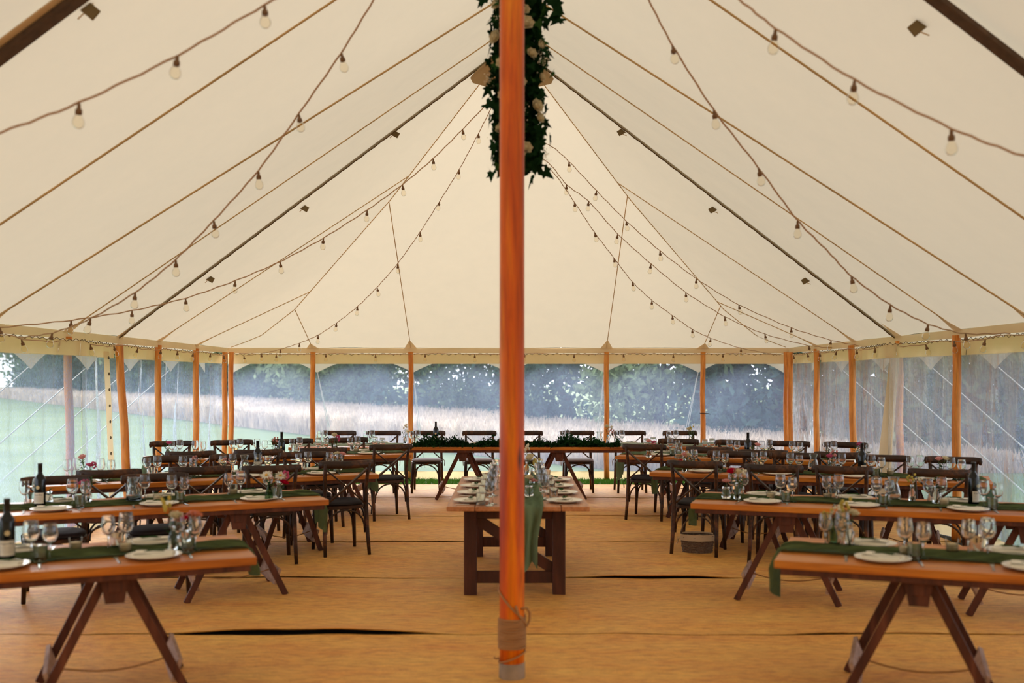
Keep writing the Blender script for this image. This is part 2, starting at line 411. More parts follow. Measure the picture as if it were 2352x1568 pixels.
for sgn, E in ((-1, EL), (1, ER)):
    roof_patch(lambda u, v: (sgn*E*v, KB+(KF-KB)*u), 48, 12)
    roof_patch(lambda u, v: (sgn*E*(u+(1-u)*v), KF+EF*u), 20, 10)          # side part of the far hip
    roof_patch(lambda u, v: (sgn*E*u, KF+EF*(u+(1-u)*v)), 20, 10)          # end part of the far hip
    roof_patch(lambda u, v: (sgn*E*(u+(1-u)*v), KB-EF*u), 20, 10)
    roof_patch(lambda u, v: (sgn*E*u, KB-EF*(u+(1-u)*v)), 20, 10)
ceiling = tag(obj('ceiling', roof, M['canvas']), 'cream canvas marquee roof with sewn seams rising to the poles', kind='structure')
def seam(pts, r=.006, nm='seam', mat='seam', drop=.012):
    mb = MB(); mb.tube(seam_path(pts, drop=drop), r, 5); return obj(nm, mb, M[mat], ceiling)
for sgn, E, P in ((-1, EL, LP), (1, ER, RP)):
    for y in P:
        if y > KF+.2:
            b = (y-KF)/EF
            if b < .97: seam([(sgn*E*b, y), (sgn*E, y)])
        elif abs(y-KF) > .3 and abs(y-KN) > .3 and y > -.5: seam([(0, y), (sgn*E, y)], .009 if y < 9.5 else .0065)
    seam([(0, KF), (sgn*E*.98, KF+EF*.98)])
for x in FP[1:-1]:
    E = EL if x < 0 else ER
    if abs(x) > .5: seam([(x, KF+abs(x)/E*EF), (x, YE)])
def strap_part(sgn, E):
    mb = MB(); pth = seam_path([(0, KN), (sgn*E, KN+.0)], 20, .10)
    mb.sweep(pth, [(-.055, -.012), (.055, -.012), (.055, .012), (-.055, .012)])
    tag(obj('webbing_strap', mb, M['strap'], ceiling), 'broad dark webbing strap')
    mb = MB(); mb.sweep([(x, y, z+.03) for x, y, z in pth], [(-.10, -.004), (.02, -.004), (.02, .004), (-.10, .004)])
    obj('strap_backing', mb, M['hem'], ceiling)
    # laced joint at the far king pole
    mb = MB(); pth = seam_path([(0, KF), (sgn*E, KF)], 20, .012)
    mb.sweep(pth, [(-.035, -.004), (.035, -.004), (.035, .004), (-.035, .004)])
    obj('lacing_flap', mb, M['canvas'], ceiling)
    mb = MB(); pp = [(x, y-.02+.02*(k % 2), z-.004) for k, (x, y, z) in enumerate(seam_path([(0, KF), (sgn*E, KF)], 60, .03))]
    mb.tube(pp, .006, 5); tag(obj('lacing_cord', mb, M['lace'], ceiling), 'dark zigzag lacing cord')
strap_part(-1, EL); strap_part(1, ER)
mb = MB()
for ky in (KF,):
    n = 20
    def cuff(u, v):
        r = .05+.44*v; w = 2*PI*u; x = r*math.cos(w); y = ky+r*math.sin(w); return (x, y, zroof(x, y)-.035-.03*v)
    mb.grid(cuff, 20, 4)
obj('peak_cuff', mb, cloth('cuff_canvas', (214, 190, 150), .3, .05, 30, .2, tcol=(120, 104, 78)), ceiling)
# gussets over each pole, hem, overhang and scalloped valance
def gusset(x, y, dx, dy):
    L = math.hypot(dx, dy); dx /= L; dy /= L; px, py = -dy, dx; mb = MB()
    a = (x+px*.11, y+py*.11); b = (x-px*.11, y-py*.11); c = (x+dx*.22, y+dy*.22)
    mb.add([(a[0], a[1], zroof(*a)-.02), (b[0], b[1], zroof(*b)-.02), (c[0], c[1], zroof(*c)-.02)], [(0, 1, 2)]); obj('gusset', mb, M['hem'], ceiling)
for y in LP[1:10]: gusset(-EL, y, 1, 0)
for y in RP[1:10]: gusset(ER, y, -1, 0)
for x in FP[1:-1]: gusset(x, YE, 0, -1)
def edge_run(pts, outdir, name_out):
    """pts: pole positions along one eave; outdir: unit vector outwards"""
    ox, oy = outdir
    for (x0, y0), (x1, y1) in zip(pts, pts[1:]):
        mb = MB()
        mb.grid(lambda u, v: (x0+(x1-x0)*u-ox*.02, y0+(y1-y0)*u-oy*.02, ZE-.005-.085*v+.004*math.sin(u*PI)), 6, 2); obj('inner_hem', mb, M['hem'], ceiling)
        mb = MB()
        mb.grid(lambda u, v: (x0+(x1-x0)*u+ox*.36*v, y0+(y1-y0)*u+oy*.36*v, ZE-.13*v), 6, 3); obj('overhang', mb, M['canvas'], ceiling)
        def val(u, v):
            zb = 1.74+.23*(1-abs(2*u-1)**1.9); zt = ZE-.13
            return (x0+(x1-x0)*u+ox*.36, y0+(y1-y0)*u+oy*.36, zt+(zb-zt)*v)
        mb = MB(); mb.grid(val, 24, 3); obj('valance', mb, M['canvas'], ceiling)
edge_run([(-EL, y) for y in [YE]+LP[1:]], (-1, 0), 'l'); edge_run([(ER, y) for y in [YE]+RP[1:]], (1, 0), 'r')
edge_run([(x, YE) for x in [-EL]+FP[1:-1]+[ER]], (0, 1), 'f'); edge_run([(x, YB) for x in (-EL, -3.1, -1.55, 0, 1.55, 3.1, ER)], (0, -1), 'b')

# clear walls: canvas band above, vinyl pane, canvas skirt below
def wall(name, pts, outdir, vmat, label, fold=.03, seed=0):
    root = tag(thing(name, label, None), kind='structure')
    ox, oy = outdir
    for k in range(len(pts)-1):
        (x0, y0, w0), (x1, y1, w1) = pts[k], pts[k+1]
        def base(u, off=0):
            w = w0+(w1-w0)*u+off; return x0+(x1-x0)*u+ox*w, y0+(y1-y0)*u+oy*w
        ph = seed+k*1.7
        def band(u, v):
            f = .018*math.sin(u*26+ph)*v*(1 if name != 'wall_far' else .3); x, y = base(u, f); return (x, y, 2.046-.009*abs(math.sin(u*PI*7))*(1-v)-.165*v)
        mb = MB(); mb.grid(band, 36, 4); obj('canvas_band', mb, M['band'], root)
        def pane(u, v):
            f = fold*(.5+v)*(math.sin(u*17+ph+1.3*math.sin(v*3+ph))+.6*math.sin(u*41+v*5+ph*2)) + fold*1.2*noise.noise(Vector((u*5+ph, v*3, seed)))
            x, y = base(u, f*min(1, 4*u+.1)*min(1, 4*(1-u)+.1)); return (x, y, 1.885+(.13-1.885)*v)
        mb = MB(); mb.grid(pane, 40, 16)
        solid = name in ('wall_left', 'wall_right') and y0 < 2.6  # unseen side panes made opaque canvas to hold light back from the near end
        obj('unseen_opaque_pane' if solid or name == 'wall_near' else 'clear_pane', mb, M['hem'] if solid else vmat, root)
        def sk(u, v):
            x, y = base(u, .03*v+.012*math.sin(u*20+ph)*v); return (x, y, .135-.13*v)
        mb = MB(); mb.grid(sk, 20, 3); obj('canvas_skirt', mb, M['skirt'], root)
        mb = MB(); pp = []
        for i in range(29):
            x, y = base(i/28, -.012); pp.append((x, y, 2.05-.022*(i % 2)+.006*math.sin(i)))
        mb.tube(pp, .004, 4); obj('eyelet_cord', mb, M['lace'], root)
    return root
Lw = [(-EL, y, .05) for y in LP]; Lw[4] = (-EL, LP[4], -.16); Lw[0] = (-EL, YE, .05)
Rw = [(ER, y, .05) for y in RP]; Rw[3] = (ER, RP[3], -.16); Rw[4] = (ER, RP[4], .08); Rw[2] = (ER, RP[2], .08); Rw[0] = (ER, YE, .05)
wall_l = wall('wall_left', Lw, (-1, 0), M['vinyl_side'], 'crinkled clear vinyl marquee wall on the left', .03, 1)
wall_r = wall('wall_right', Rw, (1, 0), M['vinyl_side'], 'hazy clear vinyl marquee wall on the right', .02, 5)
wall_f = wall('wall_far', [(x, YE, .05) for x in [-EL]+FP[1:-1]+[ER]], (0, 1), M['vinyl_far'], 'clear vinyl end wall facing the tall grass', .008, 9)
wall('wall_near', [(x, YB, .05) for x in (-EL, -3.1, -1.55, 0, 1.55, 3.1, ER)], (0, -1), M['hem'], 'unseen canvas wall behind the viewer, made opaque to dim the near end', .008, 3)  # out of view; opaque instead of clear so the near roof gets less light
# canvas joints in the side walls
mb = MB(); p0 = ray(243, 800, 11.35); p1 = ray(262, 1075, 11.55)
x = -EL+.06
mb.grid(lambda u, v: (x+.02*math.sin(v*2), 11.32+.16*u+.12*v, 1.95-1.8*v), 3, 10)
j = obj('joint_strip', mb, M['band'], wall_l); j['label'] = 'beige canvas joint strip with brass eyelets'
for i in range(10):
    mb = MB(); v = (i+.4)/10; c = Vector((x+.025, 11.40+.12*v, 1.95-1.8*v))
    mb.tube([c+Vector((0, .014*math.cos(a*PI/4), .014*math.sin(a*PI/4))) for a in range(8)], .005, 5, closed=True); obj('eyelet', mb, M['eyelet'], j)
mb = MB(); mb.grid(lambda u, v: (ER-.1-.12*v+.05*math.sin(u*7), 11.62+(.10+.34*v)*u-.04*v, 1.9-1.75*v), 8, 10)
tag(obj('joint_strip', mb, M['band'], wall_r), 'pale canvas drape hanging beside the pole')

# ------------------------------------------------------------------ ground and mats
def gr(name, pts, z, mat, label):
    mb = MB(); mb.add([(x, y, z) for x, y in pts], [tuple(range(len(pts)))]); return tag(obj(name, mb, mat), label, kind='structure')
gr('floor', [(-4.7, YB-.1), (4.6, YB-.1), (4.6, 15.7), (-4.7, 15.7)], -.001, M['under'], 'dark sheet beneath the coir mats, added as shade under lifted edges')
gr('ground', [(-160, -30), (120, -30), (120, 190), (-160, 190)], -.004, M['lawn'], 'mown lawn around and beneath the marquee')
EDG = [1.0, 2.83, 4.66, 6.49, 8.32, 10.15, 12.05, 13.9, 15.65]
LIFT = {3: [(-1.35, .75, .034), (2.6, .8, .008)], 4: [(1.2, .6, .026), (-2.2, .9, .006)], 5: [(-1, 1.2, .008)], 6: [(2, 1, .010)], 7: [(.3, 2, .006)], 2: [(0, 1, .01)]}
names_mat = ['', '', 'front', 'second', 'third', 'fourth', 'fifth', 'rearmost']
for k in range(len(EDG)-1):
    y0, y1 = EDG[k], EDG[k+1]-.02
    def top(u, v):
        x = -4.5+8.9*u; y = y0+(y1-y0)*v
        y += .014*noise.noise(Vector((x*1.4, k*3.1, 0)))*(1-v)*2
        z = .014+.008*noise.noise(Vector((x*.9, y*2.3, 1)))+.009*noise.noise(Vector((x*2.2, y*6, 2)))
        for c, w, h in LIFT.get(k, []): z += h*math.exp(-((x-c)/w)**4)*math.exp(-v*(y1-y0)/.22)
        z += .006*max(0, noise.noise(Vector((x*2.2, k*5, 3))))*math.exp(-v*(y1-y0)/.12)
        return x, y, z
    mb = MB(); mb.grid(lambda u, v: top(u, v**1.6), 110, 18)
    mb.grid(lambda u, v: tuple(Vector(top(u, 0))-Vector((0, -.004*v, .008*v))), 110, 1)
    o = obj('coir_mat', mb, M['coir'])
    if k < 2: tag(o, 'coir matting strip %s the viewer' % ('under' if k == 0 else 'just before'), 'mat', 'coir floor strips')
    else: tag(o, {2: 'golden coir matting strip under the foot of the thick centre pole', 3: 'coir matting strip with a long lifted dark edge on its aisle side', 4: 'coir matting strip under the farmhouse table, edge lifted on one side', 5: 'coir matting strip beyond the farmhouse table', 6: 'pale coir matting strip beside the back tables', 7: 'palest coir matting strip in front of and under the head table'}[k], 'mat', 'coir floor strips')
# grass creeping in at the far skirt
rs = np.random.RandomState(3)
def blades(n, xs, ys, h, w, lean=.3, z0=0.0):
    a = rs.uniform(0, 2*PI, n); hh = h*rs.uniform(.6, 1.3, n)
    base = np.stack([xs, ys, np.full(n, z0)], 1)
    side = np.stack([np.cos(a)*w/2, np.sin(a)*w/2, np.zeros(n)], 1)
    ln = np.stack([rs.normal(0, lean, n)*hh, rs.normal(0, lean, n)*hh, hh], 1)
    v = np.stack([base-side, base+side, base+ln*.6+side*.8, base+ln], 1).reshape(-1, 3)
    i = np.arange(n)*4
    return v, np.stack([i, i+1, i+2, i+3], 1)
n = 9000; xs = rs.uniform(-4.5, 4.4, n); ys = 15.62+rs.uniform(0, .78, n)
v, f = blades(n, xs, ys, .05, .012, .5)
o = bpy.data.objects.new('grass_fringe', npmesh('grass_fringe', v, f, M['blade'])); C.objects.link(o); tag(o, 'short green grass at the foot of the far clear wall', 'grass', kind='stuff')
# tall seeding grass between the lawn and the trees
segs = []
def lawn_edge(x): return 20.5-1.5*x if x < 0 else max(17.6, 20.5-1.3*x)
def tree_line(x): return 31.0-1.45*x if x < 0 else max(20.0, 31.0-1.5*x)
V = []; Fc = []; off = 0
for (xa, xb, n, w, hh) in ((-48, -24, 16000, .07, .62), (-24, -9, 30000, .04, .6), (-9, 0, 44000, .022, .52), (0, 6, 26000, .022, .40), (6, 9, 5000, .022, .22)):
    xs = rs.uniform(xa, xb, n); t = rs.uniform(0, 1, n)**1.3
    y0 = np.array([lawn_edge(q) for q in xs]); y1 = np.array([tree_line(q) for q in xs])+.5
    ys = y0+(y1-y0)*t
    v, f = blades(n, xs, ys, hh, w, .16); V.append(v); Fc.append(f+off); off += len(v)
    m2 = n//2; idx = rs.choice(n, m2)
    # feathery seed heads
    v, f = blades(m2, xs[idx]+rs.normal(0, .05, m2), ys[idx], .16, w*1.6, .3, 0); v[:, 2] += np.repeat(hh*rs.uniform(.75, 1.1, m2), 4); V.append(v); Fc.append(f+off); off += len(v)
o = bpy.data.objects.new('tall_grass', npmesh('tall_grass', np.concatenate(V), np.concatenate(Fc), M['straw'])); C.objects.link(o); tag(o, 'tall pale seeding grass standing between the lawn and the trees', 'grass', kind='stuff')

# ------------------------------------------------------------------ trees
def tree_proto(seed, mat, h=6.5, rad=2.6, nclump=64, per=125, size=.17):
    r = np.random.RandomState(seed)
    t = thing('tree', 'x', 'tree')
    mb = MB(); pth = [(0, 0, -.05)]
    for i in range(1, 7): pth.append((r.normal(0, .06)*i, r.normal(0, .06)*i, h*.8*i/6))
    mb.tube(pth, [.16*(1-.13*i) for i in range(7)], 7); obj('trunk', mb, M['bark'], t)
    cl = []
    bmb = MB()
    for i in range(nclump):
        a = r.uniform(0, 2*PI); z = h*(.04+.96*r.uniform()**.8); rr = rad*math.sin(min(PI*.97, .45+PI*.62*z/h))**.8*math.sqrt(r.uniform(.1, 1))
        c = np.array([rr*math.cos(a), rr*math.sin(a), z]); cl.append(c)
        if i % 4 == 0: bmb.tube([(0, 0, max(.3, z*.7)), (c[0]*.5, c[1]*.5, z*.85), tuple(c)], [.05, .03, .012], 5)
    obj('branches', bmb, M['bark'], t)['kind'] = 'stuff'
    c = np.repeat(np.array(cl), per, 0); nn = len(c)
    p = c+r.normal(0, 1, (nn, 3))*np.array([.42, .42, .34]); p[:, 2] = np.maximum(p[:, 2], .1)
    a = r.normal(0, 1, (nn, 3)); a /= np.linalg.norm(a, axis=1)[:, None]; b = np.cross(a, r.normal(0, 1, (nn, 3))); b /= np.linalg.norm(b, axis=1)[:, None]
    s = size*r.uniform(.5, 1.2, (nn, 1))
    v = np.stack([p-a*s, p+b*s*.45, p+a*s, p-b*s*.45], 1).reshape(-1, 3); i = np.arange(nn)*4
    o = obj('foliage', npmesh('foliage', v, np.stack([i, i+1, i+2, i+3], 1), M[mat]), None, t); o['kind'] = 'stuff'
    return t
TP = [tree_proto(1, 'tree'), tree_proto(2, 'tree2', 7, 2.9), tree_proto(3, 'tree3', 5.2, 2.6, 60), tree_proto(4, 'tree', 7.5, 3.0, 80)]
TR = random.Random(11)
spots = []
x = 15.5
while x > -46:
    spots.append((x, tree_line(x)+1.5+TR.uniform(0, 1.2), 0)); x -= 2.3 if x > -4 else (2.6 if x > -20 else 3.8)
x = 16
while x > -52:
    spots.append((x, tree_line(x)+6+TR.uniform(0, 2), 1)); x -= 2.8 if x > -20 else 4.5
spots = [q for q in spots if not (q[2] and -9 < q[0] < 6)]
nt_ = [0, 0]; TREES = []
for i, (x, y, row) in enumerate(spots):
    k = TR.randrange(4); s = TR.uniform(.8, 1.15)*(1.25 if row else 1.0)*(1.0 if x > -20 else 1.5)
    nt_[row] += 1
    t = place(TP[k], (x, y, 0), TR.uniform(0, 6), 'x'); t.scale = (s, s, s*TR.uniform(.85, 1.1))
    kind = ['mid-green', 'blue-green', 'pale low', 'tall dense'][k]; TREES.append((row, x/y, kind, t))
NUM = 'first second third fourth fifth sixth seventh eighth ninth tenth eleventh twelfth thirteenth fourteenth fifteenth sixteenth seventeenth eighteenth nineteenth twentieth'.split()
NUM += ['twenty-'+w for w in NUM[:9]]+['thirtieth']
for row in (0, 1):
    for q, (_, _, kind, t) in enumerate(sorted((a for a in TREES if a[0] == row), key=lambda a: a[1])):
        t['label'] = '%s leafy tree beyond the clear walls, %s from the left in the %s row' % (kind, NUM[q], 'back' if row else 'front'); t['group'] = 'trees in the %s row' % ('back' if row else 'front')

# ------------------------------------------------------------------ poles
def pole(x, y, z1, r, lean=(0, 0), mat='pole', name='side_pole'):
    mb = MB(); n = 9
    mb.tube([(lean[0]*(1-i/n)+.006*math.sin(i*1.3+x), lean[1]*(1-i/n), z1*i/n) for i in range(n+1)], [r*(1.06-.08*i/n) for i in range(n+1)], 14)
    return obj(name, mb, M[mat], None, (x, y, 0))
def plab(side, i, extra=''):
    return 'slim orange timber side pole, %s %s' % (['corner', 'second', 'third', 'fourth', 'fifth', 'sixth', 'seventh', 'eighth', 'ninth'][i], 'from the far corner along the %s wall%s' % (side, extra))
tag(pole(-4.565, 16.12, 2.06, .042), 'inner slim orange pole of the pair at the far left corner', 'pole', 'side poles')
for i, y in enumerate(LP[1:9], 1):
    lean = (.0, 0); xx = -EL+.01
    r = .042
    if i == 3: lean = (.16, -.1); r = .046
    if i == 4: lean = (.0, .1); xx = -EL+.02
    if i >= 6: continue
    tag(pole(xx, y, 2.04 if i == 3 else 2.08, r, lean), {3: 'leaning orange timber side pole beside the eyelet strip in the left wall', 4: 'timber side pole seen dimly through the left vinyl wall'}.get(i, plab('left', i)), 'pole', 'side poles')
tag(pole(4.42, 16.12, 2.06, .042), 'inner slim orange pole of the pair at the far right corner', 'pole', 'side poles')
for i, y in enumerate(RP[1:9], 1):
    if i >= 6: continue
    xx = ER-.01; lean = (0, 0)
    if i == 2: xx = ER-.05; lean = (.04, 0)
    if i == 4: xx = ER-.03
    if i == 3: lean = (.02, 0)
    tag(pole(xx, y, 2.08, .042, lean), {3: 'timber side pole half hidden by the pale canvas drape'}.get(i, plab('right', i)), 'pole', 'side poles')
fl = ['orange timber pole standing in the far corner next to the left wall', 'orange timber pole in the end wall, second from its left end', 'orange timber pole in the end wall behind the chair with the wine bottle', 'timber pole in the end wall hidden behind the king pole', 'orange timber pole in the end wall behind the carafe on the head table', 'orange timber pole in the end wall with a wire hook', 'orange timber pole standing in the far corner next to the right wall']
for i, x in enumerate(FP):
    p = tag(pole(x, YE-.02, 2.07, .041), fl[i], 'pole', 'side poles')
    if i == 5:
        mb = MB(); mb.tube([(-.06, -.045, 1.08), (0, -.055, 1.08), (.06, -.04, 1.075), (.11, -.02, 1.07)], .006, 5); obj('wire_hook', mb, M['ink'], p)
KR = .0675
kp = thing('king_pole', 'thick orange-red varnished king pole standing in front of everything', 'pole', (0.0, KN, 0))
mb = MB(); n = 24
mb.tube([(.0, 0, .03+5.5*i/n) for i in range(n+1)], KR, 40); obj('shaft', mb, M['king'], kp)
mb = MB(); mb.lathe([(KR+.003, .0), (KR+.004, .005), (KR+.004, .095), (KR+.001, .10)], 40); tag(obj('base_cap', mb, M['basecap'], kp), 'pale worn metal base cap')
mb = MB(); pts = []
for i in range(14*16):
    a = 2*PI*i/16; z = .175+.165*i/(14*16); pts.append(((KR+.006)*math.cos(a), (KR+.006)*math.sin(a), z+.002*math.sin(i*.7)))
mb.tube(pts, .0065, 5)
mb.tube([((KR+.006)*math.cos(a), (KR+.006)*math.sin(a), .34+.16*(math.cos(a+.2)*-.5+.5)) for a in [2*PI*i/24 for i in range(24)]], .006, 5, closed=True)
mb.tube([((KR+.006)*math.cos(a), (KR+.006)*math.sin(a), .16-.06*(math.cos(a)*-.5+.5)) for a in [2*PI*i/24 for i in range(24)]], .005, 5, closed=True)
mb.tube([(KR*.7, -.045, .40), (KR+.012, -.03, .40), (KR+.03, -.01, .37), (KR+.028, -.01, .33), (KR+.015, -.02, .30), (KR*.5, -.07, .37), (KR*.3, -.075, .42)], .007, 6)
mb.tube([(-KR, -.02, .125), (-KR-.02, -.02, .12), (-KR-.032, -.02, .13)], .006, 5)
obj('rope_binding', mb, M['rope'], kp)
kf = thing('king_pole', 'far king pole lined up behind the thick orange one', 'pole', (0, KF, 0))
mb = MB(); mb.tube([(0, 0, 5.55*i/8) for i in range(9)], KR, 20); obj('shaft', mb, M['king'], kf)

# guy straps outside
def guy(x, y, ox, oy, label):
    mb = MB(); a = Vector((x+ox*.37, y+oy*.37, 1.76)); b = Vector((x+ox*2.3, y+oy*2.3, 0)); sd = Vector((-oy, ox, 0))
    for s in (-1, 1):
        mb.tube([a+(b-a)*t+sd*.03*s*t for t in (0, .3, .6, 1)], .006, 5)
    tag(obj('guy_strap', mb, M['guy']), label, 'rope', 'guy straps outside the clear walls')
W_ = ['first', 'second', 'third', 'fourth', 'fifth', 'sixth', 'seventh']
for i, y in enumerate(LP[1:6]): guy(-EL, y, -1, -.1, 'white guy strap outside the left wall, %s from the far corner' % W_[i])
for i, y in enumerate(RP[1:6]): guy(ER, y, 1, -.1, 'white guy strap outside the right wall, %s from the far corner' % W_[i])
for i, x in enumerate(FP[1:-1]): guy(x, YE, 0, 1, 'white guy strap outside the end wall, %s from its left end' % W_[i])

# ------------------------------------------------------------------ festoon strings
def bulb_proto():
    t = bpy.data.objects.new('bulb', None)
    s = MB(); s.lathe([(.004, 0), (.008, -.01), (.010, -.03), (.016, -.034), (.017, -.056), (.013, -.058)], 10)
    g = MB(); g.lathe([(.012, -.055), (.016, -.062), (.026, -.080), (.030, -.096), (.027, -.112), (.016, -.124), (.003, -.127)], 12)
    return s.mesh('socket', M['socket']), g.mesh('bulb_glass', M['bulbglass'])
SOCK, BG = bulb_proto()
def hit_plane(px, py, P0, P1):
    dx, dy = P1[0]-P0[0], P1[1]-P0[1]; k = (px-CX)/F
    # x = k*d ; (x-P0x)*dy-(d-P0y)*dx=0
    d = (P0[0]*dy-P0[1]*dx)/(k*dy-dx)
    return ray(px, py, d)
def string(pts, P0, P1, label, bulbs=True, bi=None, ends=None, rope=.006):
    W3 = [hit_plane(a, b, P0, P1) for a, b in pts]
    if ends: W3 = ([Vector(ends[0])] if ends[0] else []) + W3 + ([Vector(ends[1])] if ends[1] else [])
    # keep the cord under the cloth
    for w in W3:
        if abs(w.x) < 4.6 and w.z > zroof(w.x, w.y)-.03: w.z = zroof(w.x, w.y)-.03
    dens = []
    for a, b in zip(W3, W3[1:]):
        for i in range(8): dens.append(a+(b-a)*(i/8))
    dens.append(W3[-1])
    sm = dens[:]
    for _ in range(6): sm = [sm[0]]+[(sm[i-1]+sm[i]*2+sm[i+1])/4 for i in range(1, len(sm)-1)]+[sm[-1]]
    tw = [p+Vector((0, 0, .004*math.sin(i*1.9))) for i, p in enumerate(sm)]
    t = thing('festoon_string', label, 'string lights', tuple(sm[0]))
    mb = MB(); mb.tube([p-sm[0] for p in tw], rope, 5); obj('cord', mb, M['cord'], t)
    o0 = 1 if ends and ends[0] else 0
    for k in (bi if bi is not None else range(1, len(pts))):
        p = sm[min(len(sm)-1, (k+o0)*8)]-sm[0]
        ly = R.uniform(-.2, .2)
        s = obj('bulb', SOCK, None, t, p); s.rotation_euler = (R.uniform(-.25, .25), ly, 0)
        g = obj('bulb_glass', BG, None, s)
    return t
K0, K1 = (0, KN), (0, KF)
string([(760, -70), (612, 8), (410, 128), (176, 240), (0, 305), (-160, 350)], K0, (-EL, 4.0), 'sagging festoon string crossing the upper left corner, with large bulbs', bi=[1, 2, 3, 5])
string([(950, -150), (858, 0), (787, 118), (686, 262), (595, 392), (490, 508), (405, 596), (312, 672), (208, 733), (120, 766), (40, 776)], K0, (-EL, 9.0), 'festoon string dropping steeply from the near king pole towards the left eave', bi=[2, 3, 4, 5, 6, 7, 8, 9])
string([(1150, 205), (1060, 300), (995, 365), (925, 424), (845, 482), (742, 548), (643, 602), (541, 645), (426, 686), (304, 714), (165, 736), (0, 752)], K1, (-EL, 8.6), 'long festoon string from the far king pole to the left eave', ends=((-.07, KF, 5.1), None), bi=range(1, 12))
string([(1140, 225), (1100, 305), (1055, 390), (1010, 462), (966, 532), (912, 608), (866, 660), (822, 704), (773, 742), (731, 770), (688, 788), (645, 802), (600, 812), (560, 817)], K1, (-4.4, 16.3), 'festoon string from the far king pole to the far left corner', ends=((-.07, KF, 4.9), None), bi=range(1, 14), rope=.005)
string([(1600, -70), (1700, 0), (1772, 60), (1960, 185), (2192, 300), (2352, 360), (2480, 395)], K0, (ER, 4.0), 'sagging festoon string crossing the upper right corner, with large bulbs', bi=[2, 3, 4, 6])
string([(1420, -150), (1490, 0), (1540, 98), (1638, 253), (1743, 385), (1833, 510), (1905, 580), (1951, 632), (2045, 702), (2132, 746), (2215, 768), (2320, 765)], K0, (ER, 9.0), 'festoon string dropping steeply from the near king pole towards the right eave', bi=[2, 3, 4, 5, 7, 8, 9, 10])
string([(1262, 330), (1305, 368), (1370, 438), (1437, 507), (1515, 576), (1598, 640), (1694, 700), (1820, 755), (1910, 782), (1990, 797)], K1, (ER, 13.1), 'festoon string from the far king pole to the right wall, uppermost of three', ends=((.07, KF, 4.45), None), bi=range(1, 9), rope=.005)
string([(1262, 372), (1300, 425), (1350, 458), (1418, 538), (1495, 606), (1574, 672), (1664, 728), (1755, 768), (1860, 795), (1935, 800)], K1, (ER, 14.2), 'festoon string from the far king pole to the right wall, middle of three', ends=((.07, KF, 4.35), None), bi=range(1, 9), rope=.005)
string([(1266, 385), (1320, 465), (1366, 535), (1410, 592), (1452, 648), (1497, 690), (1544, 724), (1590, 757), (1630, 776), (1700, 800), (1785, 815)], K1, (4.35, 16.3), 'festoon string from the far king pole to the far right corner', ends=((.07, KF, 4.25), None), bi=range(1, 10), rope=.005)
def eave_string(side, ys, label):
    E = (-EL+.09) if side < 0 else (ER-.09)
    t = thing('festoon_string', label, 'string lights', (E, ys[0], 2.04)); pts = []
    n = int(abs(ys[1]-ys[0])/.18)
    for i in range(n+1):
        y = ys[0]+(ys[1]-ys[0])*i/n; pts.append(Vector((.02*math.sin(i*1.1), y-ys[0], -.035*abs(math.sin(i*PI/8))+.008*math.sin(i*2.3))))
    mb = MB(); mb.tube(pts, .005, 5); obj('cord', mb, M['cord'], t)
    for i in range(2, n, 4):
        s = obj('bulb', SOCK, None, t, pts[i]); s.rotation_euler = (R.uniform(-.3, .3), R.uniform(-.3, .3), 0); obj('bulb_glass', BG, None, s)
eave_string(-1, (7.6, 16.1), 'festoon string strung along the left eave'); eave_string(1, (7.6, 16.1), 'festoon string strung along the right eave')
t = thing('festoon_string', 'festoon string strung along the far eave above the end wall', 'string lights', (-4.4, YE-.1, 2.05))
pts = [Vector((.2*i, 0, -.02*abs(math.sin(i*PI/8)))) for i in range(44)]; mb = MB(); mb.tube(pts, .005, 5); obj('cord', mb, M['cord'], t)
for i in range(3, 43, 4):
    s = obj('bulb', SOCK, None, t, pts[i]); obj('bulb_glass', BG, None, s)

# khaki tie tabs on the roof
def tabpatch(px, py, d, size, label, ang):
    p = ray(px, py, d); p.z = min(p.z, zroof(p.x, p.y)-.03); t = thing('tie_tab', label, 'tie tab', tuple(p), 0, 'khaki tie tabs hanging under the roof')
    mb = MB(); s = size
    Mx = Matrix.Rotation(ang, 4, 'Y')
    mb.box(-s/2, s/2, -.006, .006, -s*.36, s*.36, Mx, .004); obj('flap', mb, M['tab'], t)
    mb = MB(); q = Vector((-s*.3, 0, s*.3)); mb.tube([(0, 0, s*.2), (s*.1, .02, s*.5), (-s*.2, .02, s*.7)], .004, 5)
    mb.tube([(-s*.3, 0, -s*.1), (-s*.7*math.copysign(1, px-1176)*-1, 0, -s*.5)], .004, 5); obj('ties', mb, M['seam'], t)
def dh(px, py):   # depth at which the pixel's ray meets the roof
    lo = None
    d = 3.0
    while d < 16.4:
        p = ray(px, py, d)
        E = EL if p.x < 0 else ER
        if abs(p.x) > E or p.z > zroof(p.x, p.y)-.02: return d
        d += .02
    return d
for px, py, s, lb, an in ((207, 24, .10, 'khaki square tie tab under the roof beside the left webbing strap', .7), (2107, 62, .10, 'khaki square tie tab under the roof beside the right webbing strap', -.7), (908, 307, .09, 'small tab highest on the left laced seam', .5), (700, 477, .09, 'small tab halfway down the left laced seam', .5), (483, 640, .09, 'small tab lowest on the left laced seam', .5), (1427, 303, .09, 'small tab highest on the right laced seam', -.5), (1637, 480, .09, 'small tab halfway down the right laced seam', -.5), (1850, 643, .09, 'small tab lowest on the right laced seam', -.5)):
    tabpatch(px, py, dh(px, py)-.03, s, lb, an)

